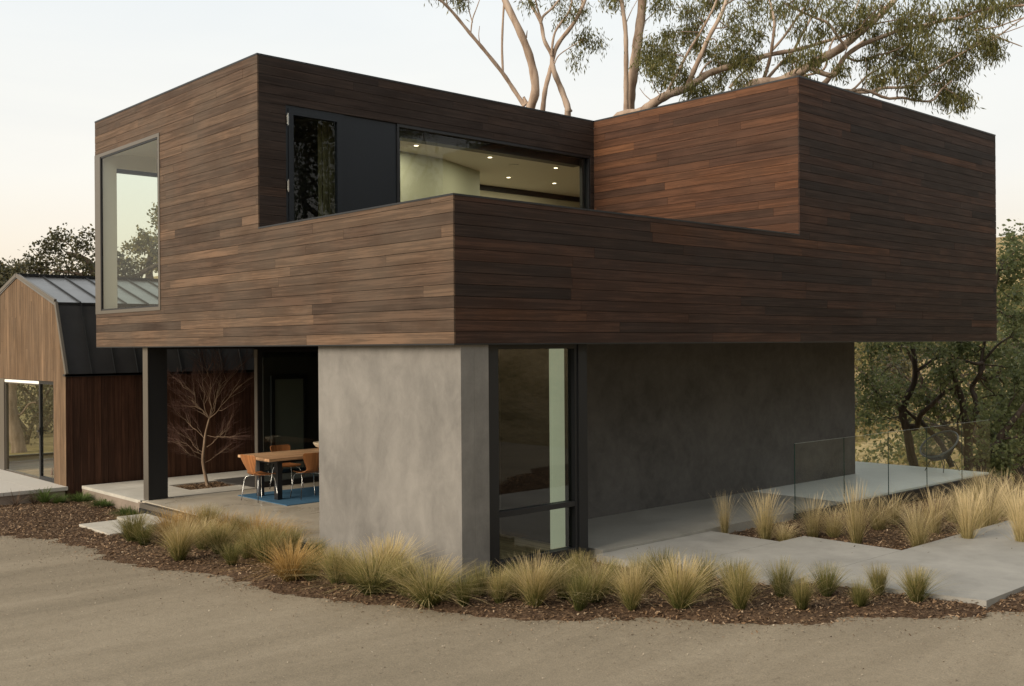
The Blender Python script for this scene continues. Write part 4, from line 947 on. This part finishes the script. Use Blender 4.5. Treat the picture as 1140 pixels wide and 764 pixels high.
# across the road, mirrored in the tower window
for x, y, s, k in ((2, -22, 1.1, 0), (11, -21, 1.2, 1), (20, -24, 1.3, 0), (-9, -24, 1.2, 1), (28, -20, 1.3, 1), (6, -31, 1.3, 1), (17, -33, 1.3, 0), (-2, -33, 1.3, 0), (-20, -24, 1.3, 0), (36, -26, 1.4, 0)):
    o = dup(protos[k]); o.location = (x, y, float(gz(x, y))-.3); o.scale = (s*1.25, s*1.25, s*1.75); o.rotation_euler = (0, 0, x); o['label'] = 'oak across the driveway mirrored dark in the tall corner block window'; o['group'] = 'oaks across the driveway'
# brush on the far slope
n_ = 520; c_ = []
for _ in range(n_):
    px = rnd.uniform(930, 1200); d_ = rnd.uniform(42, 100); p = P(px, 384, d_); c_.append((p.x, p.y, float(gz(p.x, p.y))+.3, rnd.uniform(.4, 1.3)))
cc = []
for x, y, z, s in c_: cc.append(np.array([x, y, z])+nr.normal(0, 1, (70, 3))*np.array([s*.6, s*.6, s*.35]))
cc = np.concatenate(cc)
tag(quads('hill_brush', leaf_quads(cc, nr, .28, .6, .0), nr.beta(2, 1.6, len(cc)), M['bleaf']), 'dry low brush covering the far slope', 'brush', kind='stuff')

# bare maple in the patio square
mt = empty('bare_maple', (1.84, 9.82, -.04), 'leafless pale small tree in the square pit on the patio', 'tree')
r = random.Random(5); tb = MB(); DM = 20.4
def sp_(p, q, k=4, amp=.05): return wig(p, q, k, amp, r)
base = Vector((1.84, 9.82, -.06))
trunk = [base]+[P(x, y, DM) for x, y in ((226, 515), (227, 498), (229, 482), (233, 466))]
tb0 = tb; trunk = spline(trunk, 4); m = len(trunk); tb.tube(trunk, [.036*(1-.55*i/(m-1)) for i in range(m)], 8)
TW = MB()
def fan(p, d, L, rad, lev):
    tb = tb0 if lev > 1 else TW
    q_ = p+d*L; pts = sp_(p, q_, 4, .035); tb.tube(pts, [rad, rad*.85, rad*.72, rad*.6, rad*.5], 6 if lev > 1 else 4, cap=False)
    if lev == 0: return
    for i, s in enumerate(pts[1:]):
        for _ in range(2 if i >= 2 else 1):
            nd = (d+Vector((r.gauss(0, .40), r.gauss(0, .40), r.gauss(.10, .26)))).normalized(); fan(s, nd, L*r.uniform(.45, .72), rad*.58, lev-1)
top_ = trunk[-1]
def dirn(px, py, dy=0): 
    v = P(px, py, DM+dy)-top_; return v
for px, py, dy in ((198, 418, .2), (236, 402, 0), (222, 410, -.3), (262, 405, .1), (275, 420, -.2), (208, 440, -.35), (252, 412, .5)):
    v = dirn(px, py, dy); fan(top_, v.normalized(), v.length*.66, .0085, 3)
for (sx, sy), (px, py, dy) in (((228, 505), (196, 478, .1)), ((228, 512), (200, 500, -.2)), ((229, 490), (200, 462, .3)), ((230, 498), (262, 470, 0)), ((228, 515), (255, 498, .2)), ((228, 508), (192, 490, .0)), ((231, 485), (266, 488, -.3))):
    s = P(sx, sy, DM); v = P(px, py, DM+dy)-s; fan(s, v.normalized(), v.length*.7, .0055, 3)
n0 = len(tb.f); off = len(tb.v); tb.v += TW.v; tb.f += [tuple(i+off for i in f) for f in TW.f]; tb.uv += TW.uv; tb.t += TW.t; tb.split = (n0, M['red_twig'])
tb.build('branches', M['maple_bark'], mt, smooth_=True)

# ------------------------------------------------------------------ grasses
def blades(n, g, base_r, lean, droop, width, seg, h_lo, h_hi, t0, t1, jitter, plume=0):
    """tuft of unit height; returns quads and tints"""
    out = []; tt = []
    a = g.uniform(0, 2*np.pi, n); rr = base_r*np.sqrt(g.random(n)); bx, by = rr*np.cos(a), rr*np.sin(a)
    az = a+g.normal(0, .6, n); ln = np.abs(g.normal(0, lean, n))+rr/base_r*lean*.5; hh = g.uniform(h_lo, h_hi, n); ln = np.minimum(ln, .95)
    s = np.linspace(0, 1, seg+1); pj = g.normal(0, jitter, n)
    pr_ = None
    side = np.stack([-np.sin(az+1.57*g.random(n)), np.cos(az), np.zeros(n)], -1); side /= np.linalg.norm(side, axis=1)[:, None]
    for i, u in enumerate(s):
        out_r = hh*(ln*u+droop*ln*u**2.6); z = hh*(u-.42*np.minimum(ln, 1.3)**2*u**2-.25*droop*ln*u**3)
        c = np.stack([bx+out_r*np.cos(az), by+out_r*np.sin(az), z], -1)
        w = width*(1-.75*u)*(1+plume*np.exp(-((u-.88)/.1)**2)*4)
        L, Rr = c-side*w/2, c+side*w/2
        if pr_ is not None:
            out.append(np.stack([pr_[0], pr_[1], Rr, L], 1)); tt.append(np.clip(t0+(t1-t0)*(u-.5/seg)+pj, 0, 1))
        pr_ = (L, Rr)
    return np.concatenate(out), np.concatenate(tt)
TM = {}
def tuft_mesh(key, m, specs, seed):
    g = np.random.default_rng(seed); V_, t_ = zip(*[blades(*((s[0], g)+tuple(s[1:]))) for s in specs])
    o = quads('proto_'+key, np.concatenate(V_), np.concatenate(t_), m); TM[key] = o.data; bpy.data.objects.remove(o)
for v in range(2):
    tuft_mesh('blond%d' % v, M['feather'], [(760, .10, .27, .50, .011, 5, .6, 1.12, .06, .88, .13), (90, .10, .6, .8, .008, 5, .5, .95, .3, 1.0, .12)], 61+v)
    tuft_mesh('mixed%d' % v, M['feather'], [(800, .11, .25, .40, .011, 5, .55, 1.12, .0, .60, .15), (90, .10, .5, .8, .008, 5, .8, 1.2, .35, .95, .1)], 71+v)
    tuft_mesh('green%d' % v, M['feather'], [(700, .13, .27, .32, .012, 4, .5, 1.1, .0, .42, .13), (70, .1, .4, .5, .009, 4, .8, 1.15, .3, .8, .1)], 81+v)
    tuft_mesh('gold%d' % v, M['golden'], [(600, .12, .46, .75, .012, 5, .6, 1.1, .2, .9, .15), (120, .12, .8, .9, .008, 5, .5, .95, .4, 1.0, .12)], 91+v)
    tuft_mesh('wide%d' % v, M['feather'], [(820, .13, .42, .75, .011, 5, .55, 1.12, .04, .82, .16)], 101+v)
for v in range(3):
    tuft_mesh('tall%d' % v, M['tall'], [(330, .09, .17, .5, .0062, 5, .4, .95, .08, .74, .18), (110, .07, .17, .7, .005, 6, .8, 1.12, .45, 1.0, .12, .8), (50, .07, .55, .6, .007, 5, .6, .95, .5, .95, .1)], 111+v)
    tuft_mesh('sheaf%d' % v, M['tall'], [(380, .13, .27, .8, .006, 5, .4, .95, .05, .68, .2), (140, .10, .26, 1.0, .005, 6, .75, 1.12, .45, .95, .12, .8), (50, .1, .8, .7, .007, 5, .5, .9, .45, .9, .1)], 121+v)
tuft_mesh('herb0', M['herb'], [(420, .35, .5, .5, .035, 3, .35, .9, .2, .9, .2)], 131)
tuft_mesh('agave0', M['herb'], [(60, .12, .55, .8, .07, 4, .6, 1.0, .3, .9, .15)], 132)
tuft_mesh('spiky0', M['redherb'], [(34, .05, .65, .2, .03, 3, .6, 1.05, .3, .9, .2)], 133)
def tuft(px, py, hp, key, label, name='feather_grass_tuft', cat='grass tuft', group='feather grass tufts along the bed', wide=1.0, zf=None):
    p = ground(px, py)
    for _ in range(6):
        z = float(mulch_z(p.x, p.y)); p = on_plane(px, py, 'Z', z)
    d_ = (p-CAM).dot(FWD); h = hp*d_/F_PX
    o = bpy.data.objects.new(name, TM[key]); COL.objects.link(o); o.location = (p.x, p.y, z-.015)
    o.rotation_euler = (0, 0, rnd.uniform(0, 6.28)); o.scale = (h*wide, h*wide, h)
    tag(o, label, cat, group); return o
FR = [
 (148, 603, 32, 'green1', 'small spiky green grass tuft in front of the lower step slab', 1.0),
 (161, 607, 24, 'green0', 'smallest green tuft right of the spiky one by the lower step slab', 1.0),
 (190, 600, 36, 'gold0', 'golden tuft touching the right end of the upper step slab', .9),
 (200, 624, 46, 'blond0', 'big blond arching tuft lowest and leftmost of the dense cluster', 1.05),
 (214, 598, 34, 'gold1', 'golden brown tuft second from left along the drain grate', .9),
 (232, 598, 36, 'mixed0', 'straw and green tuft behind the big blond tuft', 1.0),
 (250, 601, 34, 'gold0', 'golden tuft at the upper middle of the dense cluster', .9),
 (226, 612, 34, 'blond1', 'pale blond tuft in the middle of the dense cluster', 1.0),
 (244, 616, 34, 'mixed1', 'greenish straw tuft between the big blond and the dark green tuft', 1.0),
 (258, 629, 26, 'green0', 'low dark green tuft at the front middle of the dense cluster', 1.1),
 (268, 606, 32, 'mixed0', 'upright straw green tuft above the dark green tuft', 1.0),
 (284, 610, 40, 'gold1', 'golden tufted crown rising in front of the drain grate', .95),
 (276, 622, 34, 'mixed1', 'greenish tuft right of the dark green tuft', 1.0),
 (296, 626, 38, 'mixed0', 'tall mixed green tuft left of the spiky orange blond one', 1.0),
 (308, 612, 32, 'gold0', 'straw tuft close below the drain grate', 1.0),
 (324, 618, 30, 'mixed1', 'faded green tuft below the right end of the drain grate', 1.0),
 (324, 646, 46, 'gold1', 'bright orange blond starburst tuft nearest the road left of the plaster wall', 1.15),
 (346, 646, 28, 'green1', 'dark green tuft just right of the starburst tuft', 1.0),
 (352, 628, 28, 'green0', 'green tuft at the left foot of the plaster wall', 1.0),
 (374, 650, 40, 'mixed0', 'thin green and tan tuft below the left plaster wall corner', .9),
 (392, 650, 30, 'mixed1', 'short tan tuft half hidden left of the broad green tuft', 1.0),
 (414, 660, 52, 'wide0', 'broad green tuft with blond tips in front of the plaster wall', 1.1),
 (432, 652, 50, 'blond0', 'blond topped tuft behind the broad green one at the plaster wall', 1.0),
 (452, 662, 40, 'mixed1', 'green tuft between the two broad tufts before the plaster wall', 1.0),
 (478, 674, 52, 'wide1', 'broad arching tuft with long blond blades below the plaster wall edge', 1.2),
 (516, 673, 34, 'green0', 'low green tuft at the foot of the plaster corner', .9),
 (534, 664, 36, 'green1', 'dark green tuft below the left frame of the tall window', .9),
 (556, 671, 36, 'mixed0', 'green tuft under the left half of the tall window', .95),
 (574, 664, 34, 'green0', 'dark green tuft behind the one with the pale crest', .9),
 (595, 675, 52, 'blond1', 'fan shaped tuft with a pale crest below the tall window', .95),
 (627, 667, 40, 'mixed1', 'small tuft below the right frame of the tall window', .9),
 (612, 655, 32, 'green1', 'dark tuft close to the sill of the tall window', .9),
 (645, 679, 40, 'green1', 'narrow upright green tuft nearest the road below the corner post', .7),
 (662, 670, 46, 'wide0', 'wide green tuft leaning right below the corner post', .85),
 (645, 655, 38, 'mixed0', 'feathery tuft right against the corner post', .9),
 (680, 660, 36, 'green0', 'dim green tuft behind and right of the wide one', .9),
 (703, 678, 46, 'blond1', 'blond edged tuft tilted right at the middle of the bed', .85),
 (712, 656, 36, 'mixed1', 'greenish tuft behind the tilted blond edged one', 1.0),
 (738, 652, 38, 'green1', 'dark green tuft at the near edge of the concrete path', 1.1),
 (757, 677, 56, 'blond0', 'largest round pale tuft in the bed before the path', .95),
 (784, 660, 42, 'green0', 'dark green tuft behind the largest round pale one', .9),
 (818, 664, 38, 'green1', 'green tuft behind the one left of the gap', .9),
 (824, 678, 46, 'mixed0', 'rounded olive tuft standing alone before the mulch gap', .9),
 (870, 664, 38, 'green0', 'spreading green tuft left of the pair before the path', .9),
 (893, 678, 36, 'mixed1', 'olive tuft front right of the spreading green one', .9),
 (920, 663, 34, 'green1', 'small round green tuft close to the path edge', .9),
 (957, 677, 32, 'green0', 'short dark tuft third from the right end of the bed', .9),
 (978, 663, 34, 'mixed0', 'green tuft second from the right end of the bed', .9),
 (1020, 670, 38, 'mixed1', 'brownish tuft at the right end of the bed by the path slab', .9)]
for px, py, hp, key, lab, wd in FR: tuft(px, py, hp*rnd.uniform(1.0, 1.12), key, lab, wide=wd*rnd.uniform(.92, 1.15))
RT = [
 (807, 598, 58, 'tall0', 'slim lone tan grass sheaf at the left tip of the far bed', .62),
 (852, 603, 66, 'tall1', 'tan grass sheaf with blades leaning right left of the balustrade end', .9),
 (872, 604, 30, 'sheaf0', 'low flopping straw tuft beside the leaning sheaf', 1.3),
 (905, 598, 58, 'sheaf1', 'tan grass sheaf under the first glass panel', .85),
 (928, 598, 44, 'sheaf0', 'shorter hazy tuft left of the tall second panel sheaf', 1.0),
 (953, 606, 80, 'tall2', 'tall upright straw sheaf in front of the second glass joint', .8),
 (978, 590, 46, 'sheaf2', 'low soft tuft behind right of the tall upright sheaf', 1.1),
 (995, 584, 46, 'sheaf0', 'soft green based tuft below the third glass panel', 1.1),
 (1022, 611, 62, 'sheaf1', 'greenish sheaf at the inner corner of the path slabs', .85),
 (1020, 590, 40, 'sheaf2', 'straw tuft behind the one at the inner path corner', 1.0),
 (1040, 594, 60, 'tall0', 'tall straw tuft below the fourth glass panel', 1.0),
 (1060, 582, 40, 'sheaf0', 'dim tuft in the back row right of the fourth panel', 1.0),
 (1077, 607, 76, 'tall1', 'dense upright straw sheaf standing at the edge of the last slab', .75),
 (1098, 592, 72, 'sheaf1', 'wide green based straw tuft behind the last slab', .95),
 (1092, 560, 46, 'sheaf2', 'back row tuft with pale plumes over the porch corner', .9),
 (1118, 575, 58, 'tall2', 'tall back row tuft right of the plumed one', 1.0),
 (1138, 610, 80, 'tall0', 'tallest straw sheaf cut by the right edge of the photo', .85),
 (1132, 585, 62, 'sheaf0', 'high straw tuft behind the one cut by the right edge', 1.0),
 (1068, 566, 30, 'sheaf1', 'low back row tuft against the dark porch base', 1.0),
 (1150, 570, 58, 'sheaf2', 'leafy straw tuft partly outside the right edge', 1.0),
]
for px, py, hp, key, lab, wd in RT: tuft(px, py, hp*.86, key, lab, 'tall_grass_tuft', 'grass tuft', 'tall straw grasses beside the porch', wd)
for px, py, hp, key, lab, wd in [
 (90, 558, 14, 'herb0', 'mounded green ground plant at the barn wall corner', 1.6), (116, 563, 12, 'herb0', 'flat green ground plant along the patio riser', 2.0), (141, 573, 14, 'herb0', 'round green plant left of the steel column foot', 1.2),
 (150, 575, 15, 'herb0', 'wider green plant above the upper step slab', 1.6), (50, 560, 22, 'agave0', 'leafy green plant at the edge of the pale deck', .9), (66, 560, 14, 'herb0', 'small green sprig beside the barn corner post', 1.0),
 (17, 563, 22, 'spiky0', 'reddish spiky plant at the far left of the deck edge', 1.0), (38, 561, 18, 'spiky0', 'smaller reddish spiky plant between the deck plants', 1.0)]:
    tuft(px, py, hp, key, lab, 'garden_plant', 'plant', 'small plants by the barn', wd)
p = ground(58, 556); st = MB(); st.tube([(p.x, p.y, p.z), (p.x+.02, p.y, p.z+.3), (p.x+.01, p.y+.02, p.z+.52)], [.008, .006, .005], 5).tube([(p.x+.01, p.y+.02, p.z+.48), (p.x+.012, p.y+.02, p.z+.62)], [.025, .008], 6)
tag(st.build('dried_flower_stalk', M['twig_bark'], org=tuple(p)), 'thin dried flower stalk in front of the barn door', 'flower stalk')

# ------------------------------------------------------------------ camera, world, sun
cam = bpy.data.cameras.new('camera'); co = bpy.data.objects.new('camera', cam); COL.objects.link(co); sc.camera = co
cam.sensor_width = 36; cam.lens = 36*F_PX/1140; cam.clip_end = 4000; cam.clip_start = .1; cam.shift_y = 2.3/1140
rt = RGT*math.cos(ROLL)-Vector((0, 0, 1))*math.sin(ROLL); up = Vector((0, 0, 1))*math.cos(ROLL)+RGT*math.sin(ROLL)
mw = Matrix((rt, up, -FWD)).transposed().to_4x4(); mw.translation = CAM; co.matrix_world = mw
SUN = Vector((-1, .06, .52)).normalized()
el = math.asin(SUN.z); az = math.atan2(SUN.x, SUN.y)
w = bpy.data.worlds.new('World'); sc.world = w; w.use_nodes = True; nt = w.node_tree
class WT(NT):
    def __init__(s, t): s.t = t; s.b = None
t = WT(nt); bg = nt.nodes['Background']
sky = t.n('ShaderNodeTexSky', sky_type='NISHITA', sun_disc=False, sun_elevation=el, sun_rotation=az, air_density=1.0, dust_density=2.5, ozone_density=1.0)
tc = t.n('ShaderNodeTexCoord'); sx = t.n('ShaderNodeSeparateXYZ'); t.l(tc.outputs['Generated'], sx.inputs[0])
grad = t.ramp(sx.outputs['Z'], [(0, (.92, .74, .53)), (.06, (.96, .84, .68)), (.15, (.96, .93, .86)), (.30, (.91, .935, .925)), (1, (.66, .68, .68))])
cn = t.noise(t.coord('Generated', (1, 1, 5)), 1.6, 4, .55, .6)
grad = t.mix(1.0, grad, t.ramp(cn, [(.35, (.955, .962, .972)), (.65, (1.02, 1.015, 1.005))]), 'MULTIPLY')
gain = t.mix(1.0, grad, (9.2, 9.2, 9.2), 'MULTIPLY')
for nd in nt.nodes:
    if nd.type == 'MIX': nd.clamp_result = False
col = t.mix(.90, sky.outputs[0], gain)
t.l(col, bg.inputs[0]); bg.inputs[1].default_value = .1
s = bpy.data.lights.new('sun', 'SUN'); s.energy = 2.7; s.angle = R(35); s.color = (1, .86, .68)
so = bpy.data.objects.new('sun', s); COL.objects.link(so); so.rotation_euler = SUN.to_track_quat('Z', 'Y').to_euler(); so.location = (-20, 0, 20)
sc.view_settings.view_transform = 'Standard'; sc.view_settings.look = 'None'; sc.view_settings.exposure = .25; sc.view_settings.gamma = 1; sc.view_settings.use_curve_mapping = False
sc.render.engine = 'CYCLES'; sc.cycles.use_denoising = True; sc.cycles.max_bounces = 8; sc.cycles.transparent_max_bounces = 24; sc.cycles.diffuse_bounces = 4
